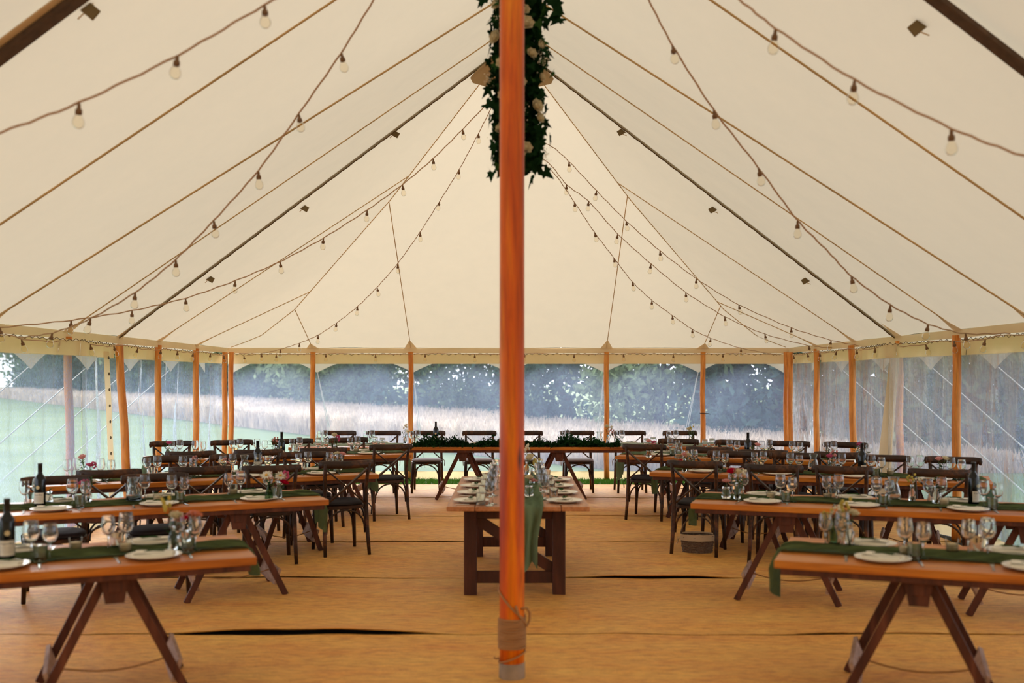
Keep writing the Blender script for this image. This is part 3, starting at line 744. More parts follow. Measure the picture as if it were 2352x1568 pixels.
# ------------------------------------------------------------------ floral column hanging behind the king pole
GD = 6.6; GX = (1188-CX)*GD/F; gz0 = CH+(HOR-392)*GD/F
fc = thing('floral_column', 'hanging column of dark ivy leaves and cream roses behind the king pole', 'flower garland', (GX, GD, gz0))
def leafmesh(name, mat, L=.07, W=.06):
    mb = MB(); o = [(0, 0), (.28, -.18), (.5, -.12), (.36, .12), (.5, .38), (.24, .36), (0, .95), (-.24, .36), (-.5, .38), (-.36, .12), (-.5, -.12), (-.28, -.18)]
    vs = [(x*W, .12*abs(x)*W*2, y*L) for x, y in o]+[(0, 0, .3*L)]
    mb.add(vs, [(i, (i+1) % 12, 12) for i in range(12)]); return mb.mesh(name, mat)
LM = [leafmesh('leaf', M['leafdark']), leafmesh('leaf', M['leafmid'], .055, .05)]
def petals(kind):
    mb = MB()
    if kind == 'daisy':
        for i in range(11):
            a = 2*PI*i/11; ca, sa = math.cos(a), math.sin(a)
            def pt(r, s, z): return (ca*r-sa*s, sa*r+ca*s, z)
            mb.add([pt(.006, 0, .0), pt(.02, -.007, .004), pt(.038, 0, .0), pt(.02, .007, .004)], [(0, 1, 2, 3)], True)
    elif kind == 'sprig':
        for i in range(9):
            a = R.uniform(0, 2*PI); z = .03*i/9; r = .012+.006*R.random(); c = Vector((r*math.cos(a), r*math.sin(a), z))
            mb.lathe([(.001, -.006), (.006, -.002), (.006, .003), (.001, .006)], 6, Matrix.Translation(c))
    else:
        for ring, (n, r0, r1, h) in enumerate(((5, .002, .010, .030), (6, .006, .020, .027), (7, .010, .031, .018))):
            for i in range(n):
                a = 2*PI*(i+.4*ring)/n; w = .75*2*PI/n
                vs = []
                for q, rr, zz in ((0, r0, .0), (1, (r0+r1)*.62, h*.6), (2, r1, h)):
                    for sgn in (-1, 0, 1): b = a+sgn*w*(.9 if q else .5); k = rr*(1.06 if sgn == 0 else .92); vs.append((k*math.cos(b), k*math.sin(b), zz+(.003 if sgn == 0 else 0)))
                mb.add(vs, [(0, 1, 4, 3), (1, 2, 5, 4), (3, 4, 7, 6), (4, 5, 8, 7)], True)
        mb.lathe([(.003, .0), (.016, .008), (.014, .022), (.004, .03)], 8)
    return mb
ROSE = petals('rose').mesh('rose', M['rose'])
GH = 1.75
def gr_r(z): return .165+.035*noise.noise(Vector((0, 0, z*3)))+.02*(z > 1.3)
gg = random.Random(5)
for i in range(285):
    z = GH*(i/285)**1.0; a = gg.uniform(0, 2*PI); r = gr_r(z)*gg.uniform(.8, 1.12)
    if i % 31 == 7: r *= 1.35
    o = obj('leaf', LM[i % 4 == 0], None, fc, (r*math.cos(a), r*math.sin(a), z+gg.uniform(-.03, .03)))
    o.rotation_euler = (gg.uniform(2.2, 3.9), gg.uniform(-.7, .7), a+gg.uniform(-.8, .8)+PI/2); s = gg.uniform(1.0, 1.7); o.scale = (s, s, s)
for i in range(26):
    z = .06+i*.065+gg.uniform(-.02, .02); a = (-.9 if i % 3 else 3.9)+gg.uniform(-.7, .9); r = gr_r(z)*.93
    o = obj('rose', ROSE, None, fc, (r*math.cos(a), r*math.sin(a), z)); o.rotation_euler = (0, PI/2*.9, a); s = gg.uniform(1.0, 1.5); o.scale = (s, s*1.2, s)
n = 5200; z = rs.uniform(0, GH, n); a = rs.uniform(0, 2*PI, n); rr = .15*np.sqrt(rs.uniform(.1, 1.0, n)); p = np.stack([rr*np.cos(a), rr*np.sin(a), z], 1)
u = rs.normal(0, 1, (n, 3)); u /= np.linalg.norm(u, axis=1)[:, None]; w = np.cross(u, rs.normal(0, 1, (n, 3))); w /= np.linalg.norm(w, axis=1)[:, None]
s_ = .04*rs.uniform(.5, 1.2, (n, 1)); i_ = np.arange(n)*4
o = obj('inner_foliage', npmesh('inner_foliage', np.stack([p-u*s_, p+w*s_*.6, p+u*s_, p-w*s_*.6], 1).reshape(-1, 3), np.stack([i_, i_+1, i_+2, i_+3], 1), M['leafdark']), None, fc); o['kind'] = 'stuff'
n = 900; z = rs.uniform(.1, GH, n); ci = rs.randint(0, 14, n); ca = ci*2.4; z = ci*.12+.1+rs.normal(0, .03, n); rr = .185+rs.normal(0, .018, n); p = np.stack([rr*np.cos(ca+rs.normal(0, .2, n)), rr*np.sin(ca+rs.normal(0, .2, n)), z], 1)
s_ = .0045; i_ = np.arange(n)*4; u = rs.normal(0, 1, (n, 3)); u /= np.linalg.norm(u, axis=1)[:, None]; w = np.cross(u, rs.normal(0, 1, (n, 3))); w /= np.linalg.norm(w, axis=1)[:, None]
o = obj('gypsophila', npmesh('gypsophila', np.stack([p-u*s_, p+w*s_, p+u*s_, p-w*s_], 1).reshape(-1, 3), np.stack([i_, i_+1, i_+2, i_+3], 1), M['white']), None, fc); o['kind'] = 'stuff'
for k, (dx, dz) in enumerate(((.19, .86), (.22, .90), (.25, .88), (.27, .84), (.20, .80), (.24, .80), (.28, .80), (.16, .84), (.175, .0), (-.2, .97), (-.21, .90), (-.2, .35))):
    o = obj('leaf', LM[0], None, fc, (dx, 0, dz*1.24)); o.rotation_euler = (2.7+.3*math.sin(k), .9*math.cos(k*2), .4*math.sin(k*3)); o.scale = (1.5, 1.5, 1.5)
mb = MB(); mb.tube([(.1, 0, 1.02), (.2, 0, 1.11), (.27, 0, 1.07)], .003, 4); obj('trailing_stem', mb, M['stem'], fc)
mb = MB(); zt = ridge(GD)-gz0-.02; mb.tube([(0, 0, .1), (0, 0, GH), (0, 0, zt)], .008, 6); obj('hanging_rope', mb, M['rope'], fc)

# ------------------------------------------------------------------ tables
def plank_meshes(L, W, n, th, seed):
    out = []
    w = W/n
    for i in range(n):
        mb = MB(); mb.box(0, L, -w/2+.0012, w/2-.0012, -th, 0, None, .003); out.append((mb, (i+.5)*w))
    return out
TL, TW, TH = 3.05, .82, .73
def trestle_table(P, ang, side, label, L=TL, spread=.36, trs=(.68, 2.25)):
    """local frame: x along the table from its aisle end outwards, y across it (0 = edge towards the camera)"""
    t = thing('trestle_table', label, 'table', (P[0], P[1], 0), ang)
    sy = side
    th = .042
    for i in range(4):
        w = TW/4; mb = MB(); mb.box(0, L+R.uniform(-.006, .006), -w/2+.0015, w/2-.0015, TH-th, TH-.001*(i % 2), None, .003)
        obj('plank', mb, M['top'], t, (0, sy*(i+.5)*w, 0))
    for yy in (.012, TW-.034):
        mb = MB(); y_ = sorted((yy*sy, (yy+.022)*sy)); mb.box(.03, L-.03, y_[0], y_[1], TH-th-.032, TH-th, None, .002); obj('side_rail', mb, M['leg'], t)
    for x in (.12, L*.5, L-.12):
        mb = MB(); mb.box(x-.04, x+.04, min(0.036*sy, (TW-.036)*sy), max(.036*sy, (TW-.036)*sy), TH-th-.028, TH-th, None, .003); obj('batten', mb, M['leg'], t)
    for x in trs:
        tr = bpy.data.objects.new('trestle', None); C.objects.link(tr); tr.parent = t; tr.location = (x, sy*TW/2, 0)
        mb = MB(); mb.box(-.035, .035, -.36, .36, TH-th-.1, TH-th-.001, None, .004); obj('top_bar', mb, M['leg'], tr)
        for s in (-1, 1):
            yv = .30*s
            mb = MB(); z0, z1 = TH-th-.15, TH-th-.035
            for q in (-1, 1):
                pass
            vs = [(-.065, yv+.045*s-.01, z1), (.065, yv+.045*s-.01, z1), (.045, yv+.045*s-.01, z0), (-.045, yv+.045*s-.01, z0)]
            vs2 = [(a, b+.02, c) for a, b, c in vs]
            mb.add(vs+vs2, [(0, 1, 2, 3), (7, 6, 5, 4), (0, 4, 5, 1), (1, 5, 6, 2), (2, 6, 7, 3), (3, 7, 4, 0)]); obj('gusset_plate', mb, M['leg'], tr)
            for q in (-1, 1):
                mb = MB(); mb.sweep([(q*.045, yv, TH-th-.03), (q*spread, yv*.93, .016)], [(-.022, -.016), (.022, -.016), (.022, .016), (-.022, .016)], (0, 1, 0)); obj('leg', mb, M['leg'], tr)
        for q in (-1, 1):
            mb = MB(); mb.sweep([(q*(.045+(spread-.045)*.80), -.29, .155), (q*(.045+(spread-.045)*.80), .29, .155)], [(-.011, -.06), (.011, -.06), (.011, .06), (-.011, .06)], (q*.35, 0, 1)); obj('cross_board', mb, M['board'], tr)
        mb = MB(); mb.tube([((-1+2*i/8)*spread*.84, .02, .17-.05*math.sin(PI*i/8)) for i in range(9)], .005, 5); obj('tie_rope', mb, M['rope'], tr)
    return t
CH_ = {
 ('third left', 'near'): [(797, 1058), (625, 1068), (461, 1071), (251, 1078)],
 ('third left', 'far'): [(700, 1038), (541, 1043), (391, 1047)],
 ('second left', 'far'): [(362, 1093), (130, 1094)],
 ('back left', 'near'): [(899, 1020), (744, 1028), (594, 1032), (438, 1036)],
 ('back left', 'far'): [(813, 1009), (682, 1012), (542, 1018), (397, 1022)],
 ('third right', 'near'): [(1594, 1058), (1776, 1067), (1933, 1070), (2160, 1077)],
 ('third right', 'far'): [(1671, 1040), (1815, 1046), (2024, 1053), (2193, 1060)],
 ('back right', 'near'): [(1479, 1020), (1629, 1026), (1753, 1033), (1929, 1038)],
 ('back right', 'far'): [(1548, 1011), (1683, 1014), (1800, 1020), (1935, 1027)]}
ROWS = {
 'front left': ((-1.313, 5.222), 23, -1), 'second left': ((-1.386, 7.683), 25, -1), 'third left': ((-1.272, 9.699), 22, -1), 'back left': ((-1.210, 12.253), 19.5, -1),
 'front right': ((1.324, 5.129), 21, 1), 'second right': ((1.313, 7.465), 18.5, 1), 'third right': ((1.344, 9.926), 22, 1), 'back right': ((1.220, 11.994), 20, 1)}
FR = {}
def clear_spots(nm):
    # stand each trestle in the gap between neighbouring chairs
    P, u, v = FR[nm][:3]; ss = [(at(px, py, .888)-P).dot(u) for (tb, side), L_ in CH_.items() if tb == nm for px, py in L_]
    if not ss: return (.68, 2.25)
    out = []
    for c, w in ((.68, .02 if nm.startswith('second') else .3), (2.25, .4)):
        out.append(max((c-w+2*w*k/60 for k in range(61)), key=lambda x: min(abs(x-q) for q in ss)-.05*abs(x-c)))
    return tuple(out)
for nm, (P, a, sd) in ROWS.items():
    a = math.radians(a)
    # aisle end at P; outwards direction
    rot = (PI+a) if sd < 0 else -a
    u = Vector((math.cos(rot), math.sin(rot), 0)); v = Vector((-math.sin(rot), math.cos(rot), 0))*(1 if sd > 0 else -1)
    FR[nm] = (Vector((P[0], P[1], 0)), u, v, rot, sd)
    desc = {'front': 'closest to the viewer', 'second': 'second row back', 'third': 'third row back', 'back': 'in the back row'}[nm.split()[0]]
    trestle_table(P, rot, 1 if sd > 0 else -1, 'orange-brown trestle table with green runner, %s, %s side of the aisle' % (desc, nm.split()[1]), L=2.9 if nm == 'back right' else TL,
        spread=.36 if desc.startswith(('closest', 'second')) else .27, trs=clear_spots(nm))
HY = 13.5; HX0 = -2.98
FR['head'] = (Vector((HX0, HY, 0)), Vector((1, 0, 0)), Vector((0, 1, 0)), 0, 1)
# head table: two tops end to end, the leg pairs at the inner bays
trestle_table((HX0, HY), 0, 1, 'head table board with leafy garland, half nearer the left wall', trs=(.6, 2.32))
trestle_table((HX0+3.06, HY), 0, 1, 'head table board with leafy garland, half nearer the right wall', trs=(.55, 2.4))
# farmhouse table
FX0, FX1, FY0, FY1, FZ = -.48, .57, 7.38, 9.65, .715
ft = thing('farmhouse_table', 'chunky dark farmhouse table standing end-on behind the king pole', 'table', ((FX0+FX1)/2, FY0, 0))
FW = (FX1-FX0)/2; FLn = FY1-FY0
for i in range(5):
    w = 2*FW/5; mb = MB(); mb.box(-w/2+.0025, w/2-.0025, 0, FLn, FZ-.035, FZ-.001*(i % 2), None, .004); obj('plank', mb, M['farmtop'], ft, (-FW+(i+.5)*w, 0, 0))
for x in (-.36, .31):
    for y in (.27, FLn-.35):
        mb = MB(); mb.box(x-.048, x+.048, y, y+.095, .0, FZ-.036, None, .004); obj('leg', mb, M['farm'], ft)
for y in (.29, FLn-.33):
    mb = MB(); mb.box(-.36, .31, y, y+.035, .10, .19, None, .003); obj('lower_rail', mb, M['farm'], ft)
    mb = MB(); mb.box(-.36, .31, y, y+.03, FZ-.13, FZ-.036, None, .003); obj('apron', mb, M['farm'], ft)
    mb = MB(); mb.sweep([(-.32, y+.035, FZ-.13), (.27, y+.035, .2)], [(-.02, -.04), (.02, -.04), (.02, .04), (-.02, .04)], (0, 0, 1)); obj('diagonal_brace', mb, M['farm'], ft)
for x in (-.36, .31):
    mb = MB(); mb.box(x-.015, x+.015, .3, FLn-.3, FZ-.13, FZ-.036, None, .003); obj('side_apron', mb, M['farm'], ft)
mb = MB(); mb.box(-.04, .0, .3, FLn-.3, .12, .2, None, .003); obj('long_stretcher', mb, M['farm'], ft)

# ------------------------------------------------------------------ runners
def runner(nm, w, mat, label, Lr, hang0, hang1=0, z=TH, y0=None, name='table_runner', seed=0):
    P, u, v, rot, sd = FR[nm]; mb = MB(); yc = TW*.5 if y0 is None else y0
    tot = Lr+hang0+hang1; nU = int(tot/.03)
    def fn(a, b):
        s = a*tot-hang0; t = (b-.5)
        edge = .02*noise.noise(Vector((s*3, b*2+seed, 4)))
        if s < 0: x = -.012-.004*math.sin(b*14+seed); zz = z+.012+s; ww = w*(1-.45*min(1, -s/.25)); x -= .030*(1+math.sin(b*11+seed+s*5))*min(1, -s/.12); zz -= .04*math.sin(b*5+seed)*(-s/hang0)
        elif s > Lr: q = s-Lr; x = Lr+.012; zz = z+.012-q; ww = w*(1-.4*min(1, q/.25)); x += .030*(1+math.sin(b*11+seed+q*5))*min(1, q/.12)
        else:
            x = s; e = min(1, s/.05, (Lr-s)/.05) if hang1 else min(1, s/.05)
            ww = w*(1-.08*math.sin(s*4+seed)); zz = z+.004+(.014*(1+math.sin(b*17+seed+2.5*math.sin(s*2.2+seed)))*.5+.016*abs(noise.noise(Vector((s*6, b*9, seed)))))
            if s < .05 and hang0: zz = zz*(s/.05)+(z+.012)*(1-s/.05)
        y = yc+t*ww+edge
        return tuple(P+u*x+v*y+Vector((0, 0, zz)))
    mb.grid(fn, max(20, nU), 18)
    return tag(obj(name, mb, M[mat]), label, 'table runner')
hl = {'front left': .14, 'second left': .27, 'third left': .20, 'back left': .26, 'front right': .25, 'second right': .20, 'third right': .23, 'back right': .30}
for i, nm in enumerate(list(ROWS)):
    runner(nm, .30, 'runner' if i not in (3, 7) else 'sage', 'dark green gauze runner along the %s table, end hanging over the aisle' % nm if i not in (3, 7) else 'sage green gauze runner along the %s table' % nm, 3.0, hl[nm], .34 if nm in ('third right', 'back left', 'third left') else 0, seed=i)
runner('head', .5, 'paleSage', 'pale sage gauze cloth over the left end of the head table', 1.5, .2, 0, TH, .4, seed=11)
FR['headr'] = (Vector((HX0+6.11, HY, 0)), Vector((-1, 0, 0)), Vector((0, 1, 0)), PI, 1)
runner('headr', .5, 'paleSage', 'pale sage gauze cloth over the right end of the head table', 2.1, .2, 0, TH, .4, seed=14)
FR['farm'] = (Vector((FX1, FY0, 0)), Vector((0, 1, 0)), Vector((-1, 0, 0)), PI/2, 1)
runner('farm', .20, 'sage', 'narrow sage gauze runner falling over the near end of the farmhouse table', FLn, .45, 0, FZ, .44, seed=3)

# ------------------------------------------------------------------ chairs
def chair_proto(padmat, label):
    t = thing('cross_back_chair', label, 'chair', (0, 0, 0))
    w = M['chair']; SH = .455
    def bent(y0, y1, z0, z1, n=10): pass
    for s in (-1, 1):
        mb = MB(); mb.tube([(s*.20, .20, 0), (s*.192, .195, .2), (s*.185, .185, SH-.02)], [.016, .019, .021], 8); obj('front_leg', mb, w, t)
        mb = MB(); mb.tube([(s*.205, -.275, 0), (s*.200, -.235, .18), (s*.195, -.205, SH-.02), (s*.192, -.205, .60), (s*.198, -.235, .74), (s*.204, -.275, .85)], [.016, .0185, .020, .018, .017, .0155], 8); obj('rear_leg', mb, w, t)
    mb = MB()
    sect = [(-.010, -.030), (.010, -.030), (.0125, 0), (.010, .034), (0, .040), (-.010, .034), (-.0125, 0)]
    pth = []
    for i in range(17):
        q = -1+i/8; x = q*.248; pth.append((x, -.300+.062*abs(q)**2.2, .836+.006*q*q))
    mb.sweep(pth, sect, (0, 0, 1), True, True, [.78+.22*min(1, (1-abs(-1+i/8))*5) for i in range(17)])
    for s in (-1, 1): mb.tube([(s*.236, -.232, .806), (s*.240, -.228, .838), (s*.236, -.232, .868)], [.012, .016, .012], 8)
    obj('top_rail', mb, w, t)
    for s in (-1, 1):
        mb = MB(); pp = []
        for i in range(11):
            q = i/10; x = s*(-.196+.392*q); z = .80-.34*q; y = -.25-.045*math.sin(PI*q)*.6+.05*q - .012*s*math.sin(PI*q)
            pp.append((x, y, z))
        mb.sweep(pp, [(-.007, -.017), (.007, -.017), (.007, .017), (-.007, .017)], (0, 1, .2)); obj('cross_brace', mb, w, t)
    mb = MB()
    def outl(k, e=0):
        o = []
        for i in range(28):
            a = 2*PI*i/28; c, s_ = math.cos(a), math.sin(a); p = 3.4
            r = (abs(c)**p+abs(s_)**p)**(-1/p); wd_ = (.218 if s_ > -.2 else .205)+e; o.append((wd_*r*c, (.215+e)*r*s_))
        return o
    rings = [(outl(0, -.012), SH-.034), (outl(0), SH-.028), (outl(0), SH-.004), (outl(0, -.01), SH)]
    vs = [(x, y, z) for o, z in rings for x, y in o]; fs = [tuple(range(27, -1, -1)), tuple(range(84, 112))]
    for k in range(3):
        for j in range(28): fs.append((k*28+j, k*28+(j+1) % 28, k*28+28+(j+1) % 28, k*28+28+j))
    mb.add(vs, fs); obj('seat', mb, w, t)
    mb = MB(); rings = [(outl(0, -.016), SH+.001), (outl(0, -.004), SH+.012), (outl(0, -.008), SH+.026), (outl(0, -.04), SH+.034)]
    vs = [(x, y, z) for o, z in rings for x, y in o]; fs = [tuple(range(27, -1, -1)), tuple(range(84, 112))]
    for k in range(3):
        for j in range(28): fs.append((k*28+j, k*28+(j+1) % 28, k*28+28+(j+1) % 28, k*28+28+j))
    mb.add(vs, fs, True); pd = obj('seat_pad', mb, M[padmat], t)
    mb = MB()
    for s in (-1, 1): mb.tube([(s*.17, -.19, SH+.02), (s*.215, -.21, SH+.015), (s*.24, -.23, SH-.02), (s*.235, -.235, SH-.09)], .006, 5)
    obj('tie', mb, M[padmat], pd)
    def arch(p0, p1, apex, drop=.24):
        pts = []
        for i in range(13):
            a = PI*i/12; q = .5-.5*math.cos(a); pts.append(Vector(p0)*(1-q)+Vector(p1)*q+Vector((0, 0, apex*math.sin(a)**.75)))
        m = MB(); m.tube(pts, .0095, 6); obj('hoop_brace', m, w, t)
    arch((-.18, .19, .20), (.18, .19, .20), .215); arch((-.18, -.215, .20), (.18, -.215, .20), .215)
    arch((-.188, .18, .20), (-.192, -.20, .20), .215); arch((.188, .18, .20), (.192, -.20, .20), .215)
    return t
CHD = chair_proto('pad', 'x'); CHL = chair_proto('padlight', 'x')
def put_chair(px, py, face, label, proto=None, group=None, edge=None):
    """px, py: middle of the top rail's upper edge in the photograph; face: heading of the sitter"""
    p = at(px, py, .888)
    if edge:
        P, v_, near = edge; t = (Vector((p.x, p.y, 0))-P).dot(v_); q = -.14 if near else TW+.14
        p = p+v_*((min(t, q) if near else max(t, q))-t)
    rail = Vector((0, -.26, 0)); rz = face-PI/2
    off = Matrix.Rotation(rz, 3, 'Z') @ rail
    c = place(proto or CHD, (p.x-off.x, p.y-off.y, .014), rz, label, group); c.scale = (1.015, 1.015, 1.0)
ORD = ['first', 'second', 'third', 'fourth', 'fifth']
for (tb, side), L_ in CH_.items():
    rot = FR[tb][3]; sd = FR[tb][4]
    vv = FR[tb][2]; h = math.atan2(vv.y, vv.x)
    for i, (px, py) in enumerate(L_):
        f = (h if side == 'near' else h+PI)+R.uniform(-.07, .07)
        put_chair(px, py, f, 'dark cross-back chair, %s from the aisle, %s side of the %s table' % (ORD[i], side, tb), group='cross-back chairs at the guest tables', edge=(FR[tb][0], FR[tb][2], side == 'near'))
hc = [773, 877, 981, 1100, 1208, 1328, 1448, 1567]
for i, px in enumerate(hc):
    p = at(px, 991, .876); 
    place(CHL, (p.x, p.y-.02-.26+.26, .0), PI, 'brown cross-back chair with pale seat pad behind the head table, %s from the left' % ['first', 'second', 'third', 'fourth', 'fifth', 'sixth', 'seventh', 'eighth'][i], 'chairs behind the head table')

# ------------------------------------------------------------------ tableware
def proto_plate():
    t = thing('dinner_plate', 'x', 'plate')
    mb = MB(); mb.lathe([(.001, .006), (.075, .006), (.082, .001), (.088, .001), (.100, .009), (.136, .018), (.138, .0205), (.134, .0215), (.100, .0135), (.086, .0105), (.001, .0095)], 28); obj('china', mb, M['china'], t)
    return t
def proto_napkin():
    t = thing('folded_napkin', 'x', 'napkin')
    mb = MB(); mb.grid(lambda u, v: ((u-.5)*.19, (v-.5)*.095, .024+.004*math.sin(u*6)+.003*math.sin(v*9)), 8, 5); mb.grid(lambda u, v: ((u-.5)*.186, (v-.5)*.09+.004, .029+.006*math.sin(u*5+1)+.004*math.sin(v*7)), 8, 5)
    mb.grid(lambda u, v: ((u-.5)*.19, -.0475, .012+.016*v), 8, 1); mb.grid(lambda u, v: ((u-.5)*.19, .0475, .012+.016*v), 8, 1); mb.grid(lambda u, v: (-.095, (u-.5)*.095, .012+.016*v), 4, 1); mb.grid(lambda u, v: (.095, (u-.5)*.095, .012+.016*v), 4, 1)
    obj('linen', mb, M['linen'], t)
    mb = MB(); mb.tube([(-.05, 0, .036), (0, .004, .04), (.05, -.004, .037)], .0018, 5)
    for i in range(14):
        x = -.04+.09*i/14; s = 1 if i % 2 else -1
        mb.add([(x, 0, .039), (x+.012, s*.006, .046), (x+.022, s*.018, .044), (x+.006, s*.014, .04)], [(0, 1, 2, 3)])
    tag(obj('herb_sprig', mb, M['leafmid'], t), 'small green herb sprig'); return t
def proto_glass(sc=1.0):
    t = thing('wine_glass', 'x', 'wine glass'); s = sc
    mb = MB(); mb.lathe([(.001, .0003), (.034*s, .0003), (.034*s, .002), (.012*s, .0045*s), (.0045*s, .012*s), (.0036*s, .05*s), (.0040*s, .080*s), (.007*s, .0865*s), (.001, .0868*s)], 20, cap=False); obj('stem', mb, M['glass2'], t)
    mb = MB(); oc = [(.001, .087), (.014, .0915), (.030, .106), (.039, .128), (.0405, .143), (.037, .172), (.0328, .1985), (.0326, .1998)]; ic = [(.0316, .1998), (.0316, .1985), (.0357, .172), (.0390, .143), (.0374, .129), (.0284, .108), (.0130, .0945), (.001, .0925)]
    mb.lathe([(a*s, b*s) for a, b in oc+ic], 24, cap=False)
    obj('bowl', mb, M['glass'], t)
    return t
def proto_tumbler():
    t = thing('tumbler', 'x', 'tumbler')
    mb = MB(); mb.lathe([(.001, .001), (.029, .001), (.031, .004), (.0312, .006), (.0359, .0868), (.0359, .088), (.0343, .088), (.0341, .0868), (.0277, .020), (.0270, .016), (.024, .014), (.001, .013)], 20, cap=False); obj('glass_body', mb, M['glass2'], t)
    return t
def proto_candle():
    t = thing('candle_glass', 'x', 'candle')
    mb = MB(); mb.lathe([(.001, .001), (.030, .001), (.034, .066)], 18, cap=False); obj('glass_cup', mb, M['thin'], t)
    mb = MB(); mb.lathe([(.001, .003), (.0285, .003), (.0305, .040), (.001, .038)], 18); mb.tube([(0, 0, .038), (.001, 0, .05)], .001, 4); obj('wax', mb, M['wax'], t); return t
def proto_fork():
    t = thing('fork', 'x', 'fork'); mb = MB()
    mb.box(-.004, .004, -.10, .03, .002, .0045, None, .0008); mb.box(-.0065, .0065, -.105, -.06, .002, .0045, None, .0008); mb.box(-.010, .010, .028, .05, .003, .006, None, .0008)
    for x in (-.0085, -.003, .003, .0085): mb.box(x-.0015, x+.0015, .048, .092, .004, .0062)
    obj('silver', mb, M['steel'], t); return t
def proto_knife():
    t = thing('table_knife', 'x', 'knife'); mb = MB()
    mb.box(-.006, .006, -.11, -.01, .001, .008, None, .002); obj('handle', mb, M['steel'], t)
    mb = MB(); mb.add([(-.008, -.01, .0022), (.006, -.01, .0022), (.008, .08, .0022), (.0, .115, .0022), (-.007, .07, .0022), (-.008, -.01, .0042), (.006, -.01, .0042), (.008, .08, .0042), (.0, .115, .0042), (-.007, .07, .0042)],
        [(4, 3, 2, 1, 0), (5, 6, 7, 8, 9), (0, 1, 6, 5), (1, 2, 7, 6), (2, 3, 8, 7), (3, 4, 9, 8), (4, 0, 5, 9)]); obj('knife_blade', mb, M['steel'], t); return t
def proto_bottle():
    t = thing('wine_bottle', 'x', 'bottle')
    mb = MB(); mb.lathe([(.001, .004), (.030, .001), (.036, .004), (.0375, .010), (.0375, .190), (.034, .206), (.022, .222), (.0155, .236), (.0145, .25), (.0142, .262)], 28); obj('bottle_glass', mb, M['bottle'], t)
    mb = MB(); mb.lathe([(.0150, .235), (.0153, .240), (.0150, .292), (.0160, .293), (.0160, .302), (.0145, .305), (.001, .305)], 22); obj('foil_capsule', mb, M['foil'], t)
    def arc(r, a0, a1, z0, z1, n=16):
        m = MB(); m.grid(lambda u, v: (r*math.sin(a0+(a1-a0)*u), -r*math.cos(a0+(a1-a0)*u), z0+(z1-z0)*v), n, 1); return m
    lb = obj('paper_label', arc(.0381, -1.1, 1.1, .022, .098), M['paper'], t)
    cu = bpy.data.curves.new('lettering', 'FONT'); cu.body = 'KipperBay'; cu.size = .0155; cu.align_x = 'CENTER'; cu.align_y = 'CENTER'; cu.resolution_u = 2
    tmp = bpy.data.objects.new('tmp', cu); me = bpy.data.meshes.new_from_object(tmp); bpy.data.objects.remove(tmp)
    for vtx in me.vertices:
        a = vtx.co.x/.0384; vtx.co = Vector((.0384*math.sin(a), -.0384*math.cos(a), .083+vtx.co.y))
    me.materials.clear(); me.materials.append(M['ink']); me.name = 'lettering'; obj('lettering', me, None, lb)
    m = MB()
    for z, w in ((.066, .7), (.059, .8), (.052, .6), (.045, .75), (.038, .5)):
        g = arc(.0383, -w, w, z, z+.0016, 10); m.add(g.v, g.f)
    obj('print_lines', m, M['paperline'], lb)
    m = MB(); vs = [(.0379*math.sin(0), -.0379, .135)]
    for i in range(16):
        a = 2*PI*i/16; q = .013*math.cos(a)/.038; vs.append((.0381*math.sin(q), -.0381*math.cos(q), .135+.013*math.sin(a)))
    m.add(vs, [(0, i+1, (i+1) % 16+1) for i in range(16)]); obj('round_seal', m, M['gold'], t)
    return t
M['paperline'] = plain('faded_print', (178, 158, 144), .8)
def proto_carafe():
    t = thing('glass_carafe', 'x', 'carafe')
    mb = MB(); mb.lathe([(.001, .003), (.052, .001), (.056, .006), (.052, .05), (.040, .10), (.030, .125), (.030, .135), (.040, .162), (.0428, .171), (.0428, .1722), (.0412, .1722), (.0408, .171), (.0378, .162), (.0275, .136), (.0275, .126), (.037, .10), (.049, .05), (.051, .012), (.001, .010)], 28, cap=False); obj('glass_body', mb, M['glass2'], t)
    return t
def proto_vase(kind):
    t = thing('bud_vase', 'x', 'vase'); mb = MB()
    if kind == 0: mb.lathe([(.001, .001), (.028, .001), (.031, .006), (.030, .04), (.018, .075), (.011, .09), (.011, .125), (.015, .132)], 18, cap=False)
    elif kind == 1: mb.lathe([(.001, .001), (.022, .001), (.024, .006), (.024, .07), (.014, .085), (.012, .12), (.014, .125)], 18, cap=False)
    else: mb.lathe([(.001, .001), (.032, .001), (.035, .02), (.030, .06), (.024, .068), (.030, .085)], 18, cap=False)
    obj('glass_body', mb, M['greenglass' if kind == 0 else 'glass2'], t); return t
PL, NP, WG, WG2, TU, CA, FK, KV, BO, CR = proto_plate(), proto_napkin(), proto_glass(1.0), proto_glass(.92), proto_tumbler(), proto_candle(), proto_fork(), proto_knife(), proto_bottle(), proto_carafe()
VA = [proto_vase(0), proto_vase(1), proto_vase(2)]
ALLP = [PL, NP, WG, WG2, TU, CA, FK, KV, BO, CR]+VA
DJ = {'daisy': (petals('daisy'), 'white'), }
